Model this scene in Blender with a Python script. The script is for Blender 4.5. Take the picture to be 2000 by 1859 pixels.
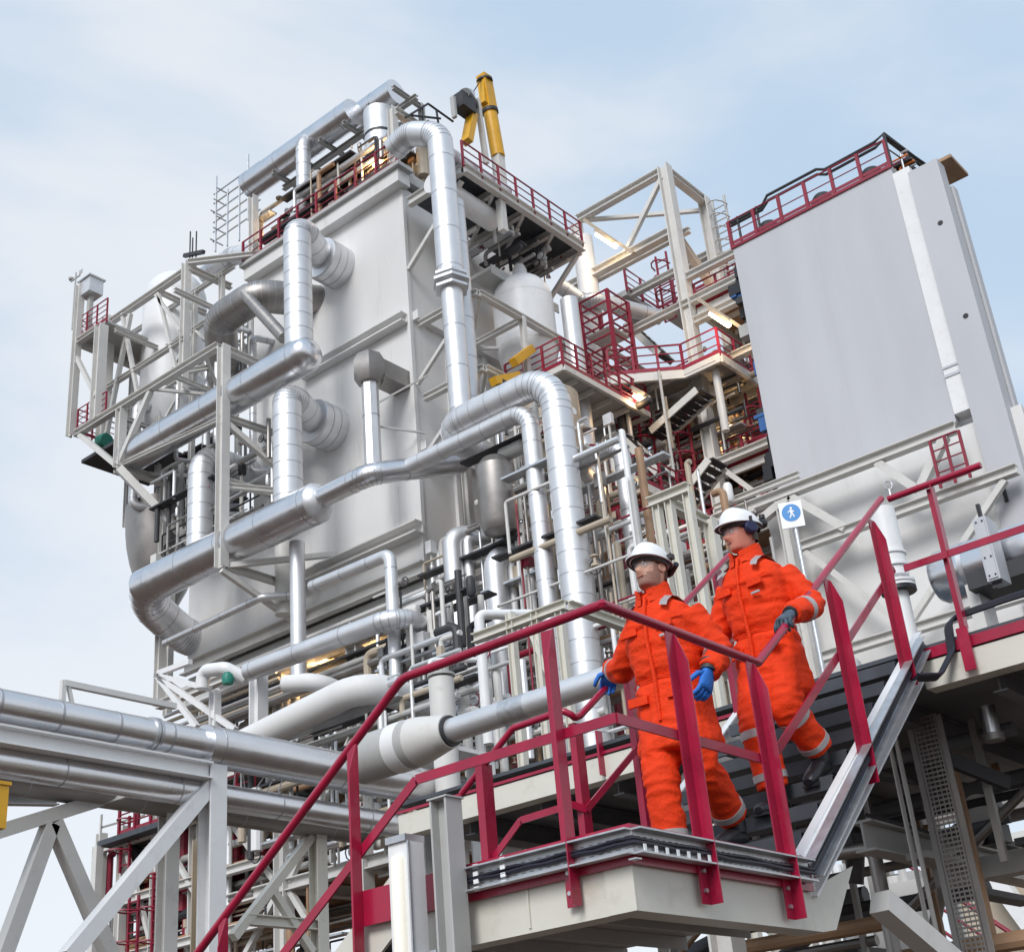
import bpy, math, random
from mathutils import Vector, Matrix, noise
V = Vector
R = math.radians
random.seed(7)
scene = bpy.context.scene
for o in list(bpy.data.objects):
    bpy.data.objects.remove(o, do_unlink=True)

# ------------------------------------------------------------------ camera
AZ, PITCH, ROLL, FPX = R(51.987), R(26.319), R(-5.334), 2682.4
CAM = V((0, 0, 1.7))
_f = V((math.cos(PITCH)*math.sin(AZ), math.cos(PITCH)*math.cos(AZ), math.sin(PITCH)))
_r = _f.cross(V((0, 0, 1))).normalized()
_u = _r.cross(_f)
RIGHT = _r*math.cos(ROLL) + _u*math.sin(ROLL)
UP = -_r*math.sin(ROLL) + _u*math.cos(ROLL)
cam_data = bpy.data.cameras.new('camera')
cam_data.sensor_fit = 'HORIZONTAL'
cam_data.sensor_width = 36
cam_data.lens = 36*FPX/2000
cam_data.clip_start = 0.1
cam_data.clip_end = 4000
cam = bpy.data.objects.new('camera', cam_data)
scene.collection.objects.link(cam)
cam.matrix_world = Matrix(((RIGHT.x, UP.x, -_f.x, CAM.x), (RIGHT.y, UP.y, -_f.y, CAM.y),
                           (RIGHT.z, UP.z, -_f.z, CAM.z), (0, 0, 0, 1)))
scene.camera = cam

# ------------------------------------------------------------------ world, sun, exposure
SUN_EL, SUN_AZ = R(38), R(-105)      # soft light from the left, slightly behind the camera
world = bpy.data.worlds.new('World')
scene.world = world
world.use_nodes = True
wn, wl = world.node_tree.nodes, world.node_tree.links
wn.clear()
w_out = wn.new('ShaderNodeOutputWorld')
w_bg = wn.new('ShaderNodeBackground')
w_bg.inputs['Strength'].default_value = 0.15
w_sky = wn.new('ShaderNodeTexSky')
w_sky.sky_type = 'NISHITA'
w_sky.sun_disc = False
w_sky.sun_elevation = SUN_EL
w_sky.sun_rotation = SUN_AZ
w_sky.altitude = 0
w_sky.air_density = 1.0
w_sky.dust_density = 1.0
w_sky.ozone_density = 2.0
w_tc = wn.new('ShaderNodeTexCoord')
w_map = wn.new('ShaderNodeMapping')
w_map.inputs['Scale'].default_value = (1.0, 1.0, 2.4)
w_map.inputs['Location'].default_value = (1.7, 0.6, 0.35)
w_n = wn.new('ShaderNodeTexNoise')                      # thin cloud sheet
w_n.inputs['Scale'].default_value = 1.5
w_n.inputs['Detail'].default_value = 6
w_n.inputs['Roughness'].default_value = 0.52
w_n.inputs['Distortion'].default_value = 0.4
w_ramp = wn.new('ShaderNodeValToRGB')
w_ramp.color_ramp.interpolation = 'EASE'
w_ramp.color_ramp.elements[0].position = 0.37
w_ramp.color_ramp.elements[0].color = (0.57, 0.725, 0.90, 1)
w_ramp.color_ramp.elements[1].position = 0.62
w_ramp.color_ramp.elements[1].color = (0.90, 0.935, 0.98, 1)
w_gain = wn.new('ShaderNodeVectorMath')
w_gain.operation = 'SCALE'
w_gain.inputs['Scale'].default_value = 5.7
w_mix = wn.new('ShaderNodeMix')
w_mix.data_type = 'RGBA'
w_mix.inputs[0].default_value = 0.9
wl.new(w_tc.outputs['Generated'], w_map.inputs['Vector'])
wl.new(w_map.outputs['Vector'], w_n.inputs['Vector'])
w_sep = wn.new('ShaderNodeSeparateXYZ')                 # cloud thickens towards the horizon
w_el = wn.new('ShaderNodeMath')
w_el.operation = 'MULTIPLY_ADD'
w_el.inputs[1].default_value = -0.38
w_el.inputs[2].default_value = 0.19
w_add = wn.new('ShaderNodeMath')
wl.new(w_tc.outputs['Generated'], w_sep.inputs['Vector'])
wl.new(w_sep.outputs['Z'], w_el.inputs[0])
wl.new(w_el.outputs['Value'], w_add.inputs[0])
wl.new(w_n.outputs['Fac'], w_add.inputs[1])
wl.new(w_add.outputs['Value'], w_ramp.inputs['Fac'])
wl.new(w_ramp.outputs['Color'], w_gain.inputs[0])
wl.new(w_sky.outputs['Color'], w_mix.inputs[6])
wl.new(w_gain.outputs['Vector'], w_mix.inputs[7])
wl.new(w_mix.outputs[2], w_bg.inputs['Color'])
wl.new(w_bg.outputs['Background'], w_out.inputs['Surface'])

sun_data = bpy.data.lights.new('sun', 'SUN')
sun_data.energy = 2.1
sun_data.angle = R(26)
sun_data.color = (1.0, 0.975, 0.95)
sun = bpy.data.objects.new('sun', sun_data)
scene.collection.objects.link(sun)
# direction the light comes from
SUN_DIR = V((math.sin(SUN_AZ)*math.cos(SUN_EL), math.cos(SUN_AZ)*math.cos(SUN_EL), math.sin(SUN_EL)))
sun.rotation_euler = SUN_DIR.to_track_quat('Z', 'Y').to_euler()
sun.location = (-20, -10, 40)

scene.view_settings.view_transform = 'Standard'
scene.view_settings.look = 'None'
scene.view_settings.gamma = 1
scene.view_settings.use_curve_mapping = False
scene.view_settings.exposure = 0.2


# ------------------------------------------------------------------ surveying: a sight line met with a known plane of the plant
def sv(px, py, **pl):
    d = _f + RIGHT*((px-1000)/FPX) - UP*((py-929.5)/FPX)
    k, val = next(iter(pl.items()))
    i = 'xyz'.index(k)
    return CAM + d*((val-CAM[i])/d[i])


# ------------------------------------------------------------------ materials
MATS = {}


def mat(name, col, rough=0.5, metal=0.0, var=0.06, scale=3.0, bump=0.0, bscale=40.0, streak=0.0, spec=0.5, coat=0.0, dirt=None, rvar=0.0):
    m = bpy.data.materials.new(name)
    m.use_nodes = True
    nt = m.node_tree
    n, l = nt.nodes, nt.links
    b = n['Principled BSDF']
    b.inputs['Roughness'].default_value = rough
    b.inputs['Metallic'].default_value = metal
    b.inputs['Specular IOR Level'].default_value = spec
    b.inputs['Coat Weight'].default_value = coat
    tc = n.new('ShaderNodeTexCoord')
    tx = n.new('ShaderNodeTexNoise')
    tx.inputs['Scale'].default_value = scale
    tx.inputs['Detail'].default_value = 6
    mp = n.new('ShaderNodeMapping')
    mp.inputs['Scale'].default_value = (1, 1, 0.22) if streak else (1, 1, 1)
    l.new(tc.outputs['Object'], mp.inputs['Vector'])
    l.new(mp.outputs['Vector'], tx.inputs['Vector'])
    rp = n.new('ShaderNodeValToRGB')
    c = V(col)
    rp.color_ramp.elements[0].position = 0.3
    rp.color_ramp.elements[1].position = 0.7
    rp.color_ramp.elements[0].color = (*(c*(1-var)), 1)
    rp.color_ramp.elements[1].color = (*[min(1, q) for q in c*(1+var)], 1)
    l.new(tx.outputs['Fac'], rp.inputs['Fac'])
    out = rp.outputs['Color']
    if dirt:
        t2 = n.new('ShaderNodeTexNoise')
        t2.inputs['Scale'].default_value = scale*2.3
        t2.inputs['Detail'].default_value = 9
        t2.inputs['Roughness'].default_value = 0.65
        l.new(mp.outputs['Vector'], t2.inputs['Vector'])
        r2 = n.new('ShaderNodeValToRGB')
        r2.color_ramp.elements[0].position = 0.56
        r2.color_ramp.elements[1].position = 0.8
        r2.color_ramp.elements[0].color = (0, 0, 0, 1)
        r2.color_ramp.elements[1].color = (0.55, 0.55, 0.55, 1)
        l.new(t2.outputs['Fac'], r2.inputs['Fac'])
        mx = n.new('ShaderNodeMix')
        mx.data_type = 'RGBA'
        l.new(r2.outputs['Color'], mx.inputs[0])
        l.new(out, mx.inputs[6])
        mx.inputs[7].default_value = (*dirt, 1)
        out = mx.outputs[2]
    l.new(out, b.inputs['Base Color'])
    if rvar:
        mr = n.new('ShaderNodeMapRange')
        mr.inputs['To Min'].default_value = max(0.02, rough-rvar)
        mr.inputs['To Max'].default_value = min(1, rough+rvar)
        l.new(tx.outputs['Fac'], mr.inputs['Value'])
        l.new(mr.outputs['Result'], b.inputs['Roughness'])
    if bump:
        t3 = n.new('ShaderNodeTexNoise')
        t3.inputs['Scale'].default_value = bscale
        t3.inputs['Detail'].default_value = 4
        l.new(tc.outputs['Object'], t3.inputs['Vector'])
        bp = n.new('ShaderNodeBump')
        bp.inputs['Strength'].default_value = bump
        bp.inputs['Distance'].default_value = 0.02
        l.new(t3.outputs['Fac'], bp.inputs['Height'])
        l.new(bp.outputs['Normal'], b.inputs['Normal'])
    MATS[name] = m
    return m


def lamp(name, col, strength):
    m = bpy.data.materials.new(name)
    m.use_nodes = True
    b = m.node_tree.nodes['Principled BSDF']
    b.inputs['Base Color'].default_value = (0.9, 0.85, 0.75, 1)
    b.inputs['Emission Color'].default_value = (*col, 1)
    b.inputs['Emission Strength'].default_value = strength
    MATS[name] = m


mat('wall', (0.70, 0.695, 0.685), 0.55, var=0.05, scale=0.5, streak=1, dirt=(0.47, 0.44, 0.40), bump=0.07, bscale=0.8)
mat('panel', (0.50, 0.51, 0.54), 0.5, var=0.06, scale=0.6, streak=1, dirt=(0.46, 0.46, 0.47), bump=0.06, bscale=0.7)
mat('steel', (0.64, 0.63, 0.605), 0.5, var=0.06, scale=1.2, dirt=(0.36, 0.32, 0.28))
mat('steel_grey', (0.44, 0.44, 0.43), 0.5, var=0.08, scale=1.5, dirt=(0.25, 0.2, 0.16))
mat('white', (0.78, 0.785, 0.79), 0.42, var=0.03, scale=2, dirt=(0.55, 0.53, 0.5))
mat('cream', (0.66, 0.64, 0.57), 0.4, var=0.03, scale=2.5, dirt=(0.4, 0.36, 0.28), bump=0.06, bscale=30)
mat('alu', (0.72, 0.72, 0.74), 0.30, metal=1.0, var=0.05, scale=1.6, rvar=0.1, bump=0.16, bscale=5)
mat('alu_dull', (0.71, 0.715, 0.73), 0.48, metal=0.75, var=0.05, scale=2.0, rvar=0.08, bump=0.14, bscale=7)
mat('alu_dark', (0.33, 0.31, 0.295), 0.45, metal=0.85, var=0.12, scale=2.0, rvar=0.1, bump=0.1, bscale=9)
mat('galv', (0.56, 0.57, 0.59), 0.42, metal=0.8, var=0.12, scale=14, rvar=0.1)
mat('band', (0.45, 0.45, 0.47), 0.45, metal=0.8)
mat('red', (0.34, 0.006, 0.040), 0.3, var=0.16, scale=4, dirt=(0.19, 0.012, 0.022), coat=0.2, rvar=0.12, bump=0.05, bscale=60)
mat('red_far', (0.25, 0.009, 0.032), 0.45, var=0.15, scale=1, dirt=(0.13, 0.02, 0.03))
mat('yellow', (0.72, 0.38, 0.015), 0.45, var=0.08, scale=2, dirt=(0.35, 0.2, 0.03))
mat('grate', (0.075, 0.085, 0.10), 0.6, metal=0.3, var=0.2, scale=5, rvar=0.1)
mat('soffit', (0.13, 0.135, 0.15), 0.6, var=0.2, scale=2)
mat('dark', (0.035, 0.035, 0.04), 0.55, var=0.2)
mat('black', (0.014, 0.014, 0.018), 0.4, var=0.2)
mat('cable', (0.018, 0.018, 0.03), 0.38, var=0.15)
mat('blue', (0.03, 0.12, 0.34), 0.45, var=0.1)
mat('green', (0.02, 0.22, 0.16), 0.45, var=0.1)
mat('orange_far', (0.75, 0.2, 0.03), 0.5, var=0.15)
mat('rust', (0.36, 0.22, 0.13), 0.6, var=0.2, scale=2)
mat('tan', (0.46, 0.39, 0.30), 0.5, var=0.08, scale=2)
mat('ground', (0.085, 0.056, 0.04), 0.9, var=0.25, scale=0.15, bump=0.4, bscale=3)
mat('sign_white', (0.85, 0.86, 0.88), 0.35, var=0.01)
mat('sign_blue', (0.015, 0.22, 0.58), 0.35, var=0.02)
lamp('tube_lit', (1.0, 0.84, 0.55), 14)
lamp('tube_faint_glow', (1.0, 0.95, 0.75), 0.15)  # unlit tube given a faint glow of its own
lamp('glow', (1.0, 0.55, 0.18), 22)

C = scene.collection


# ------------------------------------------------------------------ mesh helpers
class MB:
    """collects vertices and faces of ONE part"""

    def __init__(self):
        self.v, self.f = [], []

    def add(self, vs, fs):
        o = len(self.v)
        self.v += [V(p) for p in vs]
        self.f += [tuple(i+o for i in q) for q in fs]
        return self

    def box(self, a, b):
        a, b = V(a), V(b)
        vs = [(x, y, z) for x in (a.x, b.x) for y in (a.y, b.y) for z in (a.z, b.z)]
        return self.add(vs, [(0, 1, 3, 2), (4, 6, 7, 5), (0, 4, 5, 1), (2, 3, 7, 6), (0, 2, 6, 4), (1, 5, 7, 3)])

    def cbox(self, c, s, rot=None):
        s = V(s)/2
        vs = [V((x*s.x, y*s.y, z*s.z)) for x in (-1, 1) for y in (-1, 1) for z in (-1, 1)]
        if rot:
            vs = [rot @ p for p in vs]
        return self.add([V(c)+p for p in vs], [(0, 1, 3, 2), (4, 6, 7, 5), (0, 4, 5, 1), (2, 3, 7, 6), (0, 2, 6, 4), (1, 5, 7, 3)])

    def prism(self, poly, axis, a, b):
        """polygon of two coordinates swept along an axis"""
        def mk(p, t):
            p = list(p)
            p.insert('xyz'.index(axis), t)
            return V(p)
        n = len(poly)
        vs = [mk(p, a) for p in poly]+[mk(p, b) for p in poly]
        fs = [tuple(range(n-1, -1, -1)), tuple(range(n, 2*n))]+[(i, (i+1) % n, n+(i+1) % n, n+i) for i in range(n)]
        return self.add(vs, fs)

    def sweep(self, p, q, prof, up=V((0, 0, 1))):
        """2-D profile from p to q"""
        p, q = V(p), V(q)
        d = (q-p).normalized()
        if abs(d.dot(up)) > 0.98:
            up = V((0, 1, 0))
        s = d.cross(up).normalized()
        t = s.cross(d)
        n = len(prof)
        vs = [p+s*a+t*b for a, b in prof]+[q+s*a+t*b for a, b in prof]
        fs = [tuple(range(n-1, -1, -1)), tuple(range(n, 2*n))]+[(i, (i+1) % n, n+(i+1) % n, n+i) for i in range(n)]
        return self.add(vs, fs)

    def bar(self, p, q, w, h=None, up=V((0, 0, 1))):
        h = h or w
        return self.sweep(p, q, [(-w/2, -h/2), (w/2, -h/2), (w/2, h/2), (-w/2, h/2)], up)

    def ibeam(self, p, q, w, h=None, up=V((0, 0, 1))):
        h = h or w
        t = min(w, h)*0.11
        a, b = w/2, h/2
        return self.sweep(p, q, [(-a, -b), (a, -b), (a, -b+t), (t/2, -b+t), (t/2, b-t), (a, b-t), (a, b), (-a, b), (-a, b-t), (-t/2, b-t), (-t/2, -b+t), (-a, -b+t)], up)

    def tube(self, pts, r, n=12, bend=0.0, seg=7, cap=True):
        path = bendpath(pts, bend, seg)
        rs = r if isinstance(r, (list, tuple)) else [r]*len(path)
        m = len(path)
        tn = []
        for i in range(m):
            a = path[max(0, i-1)]
            b = path[min(m-1, i+1)]
            tn.append((b-a).normalized())
        u = tn[0].orthogonal().normalized()
        vs = []
        for i in range(m):
            u = (u-tn[i]*u.dot(tn[i])).normalized()
            w = tn[i].cross(u)
            for k in range(n):
                a = 2*math.pi*k/n
                vs.append(path[i]+(u*math.cos(a)+w*math.sin(a))*rs[i])
        fs = []
        for i in range(m-1):
            for k in range(n):
                fs.append((i*n+k, i*n+(k+1) % n, (i+1)*n+(k+1) % n, (i+1)*n+k))
        if cap:
            fs += [tuple(range(n-1, -1, -1)), tuple((m-1)*n+k for k in range(n))]
        return self.add(vs, fs)

    def lathe(self, c, prof, n=28, axis=V((0, 0, 1))):
        """profile (radius, height) turned round an axis through c"""
        axis = V(axis).normalized()
        u = axis.orthogonal().normalized()
        w = axis.cross(u)
        vs, fs = [], []
        m = len(prof)
        for r, h in prof:
            for k in range(n):
                a = 2*math.pi*k/n
                vs.append(V(c)+axis*h+(u*math.cos(a)+w*math.sin(a))*max(r, 1e-4))
        for i in range(m-1):
            for k in range(n):
                fs.append((i*n+k, i*n+(k+1) % n, (i+1)*n+(k+1) % n, (i+1)*n+k))
        fs += [tuple(range(n-1, -1, -1)), tuple((m-1)*n+k for k in range(n))]
        return self.add(vs, fs)


def bendpath(pts, bend, seg=7):
    pts = [V(p) for p in pts]
    if bend <= 0 or len(pts) < 3:
        return pts
    out = [pts[0]]
    for i in range(1, len(pts)-1):
        a, b, c = pts[i-1], pts[i], pts[i+1]
        d1, d2 = (a-b), (c-b)
        ang = d1.angle(d2)
        if ang > 3.1:
            out.append(b)
            continue
        t = min(bend/math.tan(ang/2), d1.length*0.49, d2.length*0.49)
        d1.normalize()
        d2.normalize()
        r = t*math.tan(ang/2)
        cen = b+(d1+d2).normalized()*(r/math.sin(ang/2))
        s, e = b+d1*t-cen, b+d2*t-cen
        for k in range(seg+1):
            out.append(cen+s.slerp(e, k/seg).normalized()*r)
    out.append(pts[-1])
    return out


def build(name, mb, material, parent=None, smooth=True, ang=35):
    base = parent_loc(parent)
    me = bpy.data.meshes.new(name)
    me.from_pydata([p-base for p in mb.v], [], mb.f)
    me.materials.append(MATS[material] if isinstance(material, str) else material)
    if smooth:
        me.polygons.foreach_set('use_smooth', [True]*len(me.polygons))
        me.set_sharp_from_angle(angle=R(ang))
    o = bpy.data.objects.new(name, me)
    C.objects.link(o)
    if parent:
        o.parent = parent
    return o


LOC = {}


def parent_loc(p):
    if p is None:
        return V((0, 0, 0))
    q = V((0, 0, 0))
    while p is not None:
        q = q+p.location
        p = p.parent
    return q


def tag(o, label, cat, group=None):
    o['label'] = label
    o['category'] = cat
    if group:
        o['group'] = group
    return o


def thing(name, label, cat, loc, group=None):
    o = bpy.data.objects.new(name, None)
    o.empty_display_size = 0.2
    o.location = V(loc)
    C.objects.link(o)
    return tag(o, label, cat, group)


def solo(name, mb, material, label, cat, group=None):
    """a thing that is one mesh; its origin goes to its base"""
    lo = V((sum(p.x for p in mb.v)/len(mb.v), sum(p.y for p in mb.v)/len(mb.v), min(p.z for p in mb.v)))
    me_b = MB()
    me_b.v = [p-lo for p in mb.v]
    me_b.f = mb.f
    o = build(name, me_b, material)
    o.location = lo
    return tag(o, label, cat, group)


def structure(name, mb, material):
    o = build(name, mb, material)
    o['kind'] = 'structure'
    return o


def rings(parent, path, r, step, w=0.035, n=16, start=0.3, grow=0.006):
    """thin raised bands round a pipe, every step metres"""
    L = 0
    nxt = start
    for a, b in zip(path, path[1:]):
        d = (b-a).length
        if d < 1e-5:
            continue
        t = (b-a)/d
        while nxt < L+d:
            p = a+t*(nxt-L)
            build('cladding_band', MB().tube([p-t*w/2, p+t*w/2], r+grow, n=n), 'band', parent)
            nxt += step
        L += d


def pipe(name, label, pts, r, bend=None, material='alu', step=1.0, flanges=(), n=20, cat='pipe', group=None, bw=0.03, seg=6):
    bend = r*1.6 if bend is None else bend
    t = thing(name, label, cat, min((V(p) for p in pts), key=lambda p: p.z), group)
    b = MB().tube(pts, r, n=n, bend=bend, seg=seg)
    build('shell', b, material, t)
    if step:
        path = bendpath(pts, bend, seg)
        rings(t, path, r, step, w=bw, n=n)
        if bend > 0 and r > 0.2:                      # lobster-back joints of the clad elbows
            for a_, b_, c_ in zip(path, path[1:], path[2:]):
                if 0.05 < (b_-a_).angle(c_-b_) and (c_-b_).length < r*1.2:
                    d_ = (c_-a_).normalized()*bw*0.4
                    build('elbow_joint', MB().tube([b_-d_, b_+d_], r+0.007, n=n), 'band', t)
    for p, d, fr in flanges:
        p, d = V(p), V(d).normalized()
        build('flange', MB().tube([p-d*0.06, p+d*0.06], fr, n=n), material, t)
    return t


def frame(name, label, members, cat='steel frame', material='steel', w=0.25, group=None, sec='I'):
    """open steelwork; every member is a part of its own"""
    pts = [V(m[1]) for m in members]
    t = thing(name, label, cat, min(pts, key=lambda p: p.z), group)
    for m in members:
        kind, p, q = m[0], V(m[1]), V(m[2])
        ww = m[3] if len(m) > 3 else w
        b = MB()
        if kind == 'brace' or sec == 'B':
            b.bar(p, q, ww*0.62)
        else:
            b.ibeam(p, q, ww, ww)
        build(kind, b, material if len(m) < 5 else m[4], t)
    return t


def railing(name, label, pts, h=1.1, gap=1.5, material='red_far', r=0.03, toe=0.15, post=0.06, closed=False, mids=2, group=None):
    """pts along the floor edge"""
    pts = [V(p) for p in pts]
    t = thing(name, label, 'railing', pts[0], group)
    z = V((0, 0, 1))
    build('top_rail', MB().tube([p+z*h for p in pts], r, n=8), material, t)
    for k in range(mids):
        build('mid_rail', MB().tube([p+z*h*(k+1)/(mids+1) for p in pts], r*0.75, n=6), material, t)
    for a, b in zip(pts, pts[1:]):
        d = b-a
        nseg = max(1, round(d.length/gap))
        for i in range(nseg+(1 if b is pts[-1] else 0)):
            p = a+d*(i/nseg)
            build('post', MB().bar(p-z*0.12, p+z*h, post, post, up=d.normalized()), material, t)
        if toe:
            build('toe_board', MB().bar(a+z*toe/2, b+z*toe/2, 0.02, toe), material, t)
    return t

# ------------------------------------------------------------------ ground
structure('ground', MB().add([(-1500, -1500, 0), (1500, -1500, 0), (1500, 1500, 0), (-1500, 1500, 0)], [(0, 1, 2, 3)]), 'ground')

# ------------------------------------------------------------------ quarter landing of the near stair
X0, Y0, ZL = 5.11, 3.52, 2.965
X1, Y1 = 6.62, 4.86
ZB = 2.62
XS = 6.86
t = thing('stair_landing', 'cream steel landing slab where the near stair turns, under the two workers', 'landing', (X0, Y0, ZB))
build('fascia_beam', MB().prism([(X0+0.02, ZB), (X0+0.16, ZB), (X0+0.16, ZB+0.012), (X0+0.032, ZB+0.012), (X0+0.032, 2.84), (X0+0.16, 2.84), (X0+0.16, 2.852), (X0+0.02, 2.852)], 'y', Y0+0.166, Y1+0.05), 'cream', t)
build('fascia_beam', MB().prism([(Y0+0.02, ZB), (Y0+0.16, ZB), (Y0+0.16, ZB+0.012), (Y0+0.032, ZB+0.012), (Y0+0.032, 2.84), (Y0+0.16, 2.84), (Y0+0.16, 2.852), (Y0+0.02, 2.852)], 'x', X0+0.02, XS-0.055), 'cream', t)
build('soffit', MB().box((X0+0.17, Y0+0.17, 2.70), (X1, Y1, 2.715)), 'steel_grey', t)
for k in range(3):
    yy = Y0+0.35+0.4*k
    build('stiffener', MB().box((X0+0.17, yy, 2.63), (X1, yy+0.012, 2.698)), 'steel_grey', t)
for k in range(13):                       # bearing bars of the grating
    xx = X0+0.12+0.115*k
    build('deck_bar', MB().box((xx, Y0+0.05, 2.93), (xx+0.03, Y1, ZL)), 'grate', t)
build('deck_plate', MB().box((X0+0.04, Y0+0.04, 2.90), (X1, Y1, 2.926)), 'grate', t)
build('end_plate', MB().box((X0+0.012, Y0+0.018, ZB), (X0+0.0195, Y0+0.172, 2.853)), 'cream', t)
for p in ((X0+0.012, Y0+0.62), (X0+0.012, Y1-0.05)):
    build('stiffener', MB().box((p[0], p[1], ZB+0.02), (p[0]+0.006, p[1]+0.012, 2.84)), 'cream', t)
# red kick plates round the landing
t = thing('kick_plate', 'crimson kick plate running along the landing edge below the cable tray', 'kick plate', (X0, Y0, 2.83))
build('kick_strip', MB().box((X0-0.008, Y0-0.008, 2.815), (X0+0.012, Y1+0.36, 2.99)), 'red', t)
build('kick_strip', MB().box((X0+0.013, Y0-0.008, 2.815), (X1+0.1, Y0+0.012, 2.99)), 'red', t)

# ------------------------------------------------------------------ flights
RISE, RUN = 0.19, 0.25
ZU = ZL+9*RISE


def flight(name, label, base, ax, sgn, lo, hi, n, up):
    """steps march along ax; lo..hi is their width on the other axis"""
    t = thing(name, label, 'stairs', base)
    for k in range(n):
        a = (base.x if ax == 'x' else base.y)+sgn*RUN*k
        z = base.z+(RISE*(k+1) if up else -RISE*(k+1))
        b = a+sgn*(RUN+0.02)
        m0, m1 = min(a, b), max(a, b)
        def bx(mb, u0, u1, w0, w1, z0, z1):
            return mb.box((u0, w0, z0), (u1, w1, z1)) if ax == 'x' else mb.box((w0, u0, z0), (w1, u1, z1))
        s = build('tread', bx(MB(), m0, m1, lo+0.03, hi-0.03, z-0.042, z), 'grate', t)
        e0 = (m0-0.012) if (sgn > 0) == up else m1-0.018
        build('nosing', bx(MB(), e0, e0+0.03, lo+0.03, hi-0.03, z-0.075, z+0.006), 'grate', s)
        if up:
            build('riser_bar', bx(MB(), m1-0.03, m1-0.02, lo+0.03, hi-0.03, z+0.01, z+0.07), 'dark', t)
    return t


up_f = flight('ascending_stairs', 'dark grated stairs climbing behind the workers to the upper deck', V((XS, (Y0+Y1)/2, ZL)), 'x', 1, Y0+0.05, Y1-0.03, 8, True)
for yy, nm in ((Y0+0.035, 'stringer'), (Y1, 'stringer')):
    b = MB()
    L0, L1 = V((XS-0.18, yy, ZL-0.10)), V((XS+RUN*8.6, yy, ZL-0.10+RISE/RUN*(RUN*8.6+0.18)))
    b.sweep(L0, L1, [(-0.012, -0.10), (0.05, -0.10), (0.05, -0.088), (0.0, -0.088), (0.0, 0.088), (0.05, 0.088), (0.05, 0.10), (-0.012, 0.10)] if yy < 4 else
            [(0.012, -0.10), (-0.05, -0.10), (-0.05, -0.088), (0.0, -0.088), (0.0, 0.088), (-0.05, 0.088), (-0.05, 0.10), (0.012, 0.10)])
    build(nm, b, 'white', up_f)
    b = MB().sweep(L0+V((0, 0.0, 0.107/0.8)), L1+V((0, 0.0, 0.107/0.8)), [(-0.028, -0.006), (0.028, -0.006), (0.028, 0.006), (-0.028, 0.006)])
    build('top_flange', b, 'white', up_f)
# gusset where the landing beam meets the near stringer
build('gusset', MB().prism([(XS-0.06, ZB), (XS+0.09, ZB+0.02), (XS+0.42, 3.0), (XS-0.06, 2.85)], 'y', Y0+0.022, Y0+0.034), 'cream', up_f)

dn_f = flight('descending_stairs', 'dark grated stairs going down to the left from the landing', V(((X0+X1)/2, Y1+0.3, ZL)), 'y', 1, X0+0.08, X1-0.05, 9, False)
for xx in (X0+0.05, X1):
    L0 = V((xx, Y1+0.12, ZL-0.02))
    L1 = V((xx, Y1+2.7, ZL-0.02-0.72*2.58))
    build('stringer', MB().bar(L0, L1, 0.02, 0.24), 'cream', dn_f)


# ------------------------------------------------------------------ crimson handrails of the near stair
def angle_post(parent, x, y, z0, z1, face, bolts=True, w=0.058, d=0.062, material='red'):
    """L-section post whose outer flange is cut to a slant at the top; face is the side it is bolted to"""
    b = MB()
    if face == '-x':
        b.box((x-0.016, y-w*0.75, z0), (x-0.009, y+w*0.6, z1))
        b.prism([(x-0.0165-d, z0), (x-0.0165, z0), (x-0.0165, z1), (x-0.0165-d*0.15, z1-0.01), (x-0.0165-d, z1-0.16)], 'y', y-w*0.75, y-w*0.63)
    else:
        b.box((x-w*0.75, y-0.016, z0), (x+w*0.6, y-0.009, z1))
        b.prism([(y-0.0165-d, z0), (y-0.0165, z0), (y-0.0165, z1), (y-0.0165-d*0.15, z1-0.01), (y-0.0165-d, z1-0.16)], 'x', x+w*0.48, x+w*0.6)
    p = build('post', b, material, parent)
    if bolts:
        for k in (0.06, 0.15):
            if face == '-x':
                build('bolt', MB().tube([(x-0.03, y+0.008, z0+k), (x-0.0162, y+0.008, z0+k)], 0.011, n=6), 'galv', p)
            else:
                build('bolt', MB().tube([(x-0.012, y-0.03, z0+k), (x-0.012, y-0.0162, z0+k)], 0.011, n=6), 'galv', p)
    return p


RT = 4.035
rail = thing('handrail', 'crimson handrail along the outer edge of the near stair and landing', 'handrail', (X0, Y0, ZL))
top = [V((X0, 7.9, 1.97)), V((X0, 4.86, RT)), V((X0, Y0, RT)), V((6.55, Y0, RT)), V((8.80, Y0, 5.74)), V((8.86, Y0-0.03, 5.745)), V((8.86, 2.78, 5.745))]
build('top_rail', MB().tube(top[:3], 0.0245, n=14, bend=0.16), 'red', rail)
build('top_rail', MB().tube([top[2], top[3], top[4]], 0.0245, n=14, bend=0.03), 'red', rail)
build('elbow', MB().lathe(V((X0, Y0, RT-0.024)), [(0.0, 0), (0.018, 0.004), (0.0265, 0.024), (0.018, 0.044), (0, 0.048)], n=12), 'red', rail)
def flat(name, pts, parent, h=0.05, th=0.012, material='red'):
    for a, b in zip(pts, pts[1:]):
        build(name, MB().bar(a, b, th, h), material, parent)
MZ = 3.475
flat('mid_rail', [(X0, 7.9, 1.36), (X0, 5.05, MZ-0.17), (X0, 4.80, MZ), (X0, Y0, MZ)], rail)
flat('mid_rail', [(X0+0.007, Y0, MZ), (6.50, Y0, MZ), (8.75, Y0, 5.18)], rail)
angle_post(rail, X0, 3.86, 2.685, 4.0, '-x')
angle_post(rail, X0, 5.25, 2.68, 3.76, '-x', bolts=False)
angle_post(rail, X0, 6.32, 1.95, 3.03, '-x', bolts=False)
for xx, z0, z1 in ((5.655, 2.675, 4.01), (6.43, 2.655, 4.01), (7.60, 3.50, 4.80), (8.50, 4.27, 5.48)):
    angle_post(rail, xx, Y0, z0, z1, '-y', bolts=xx < 7)
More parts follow.
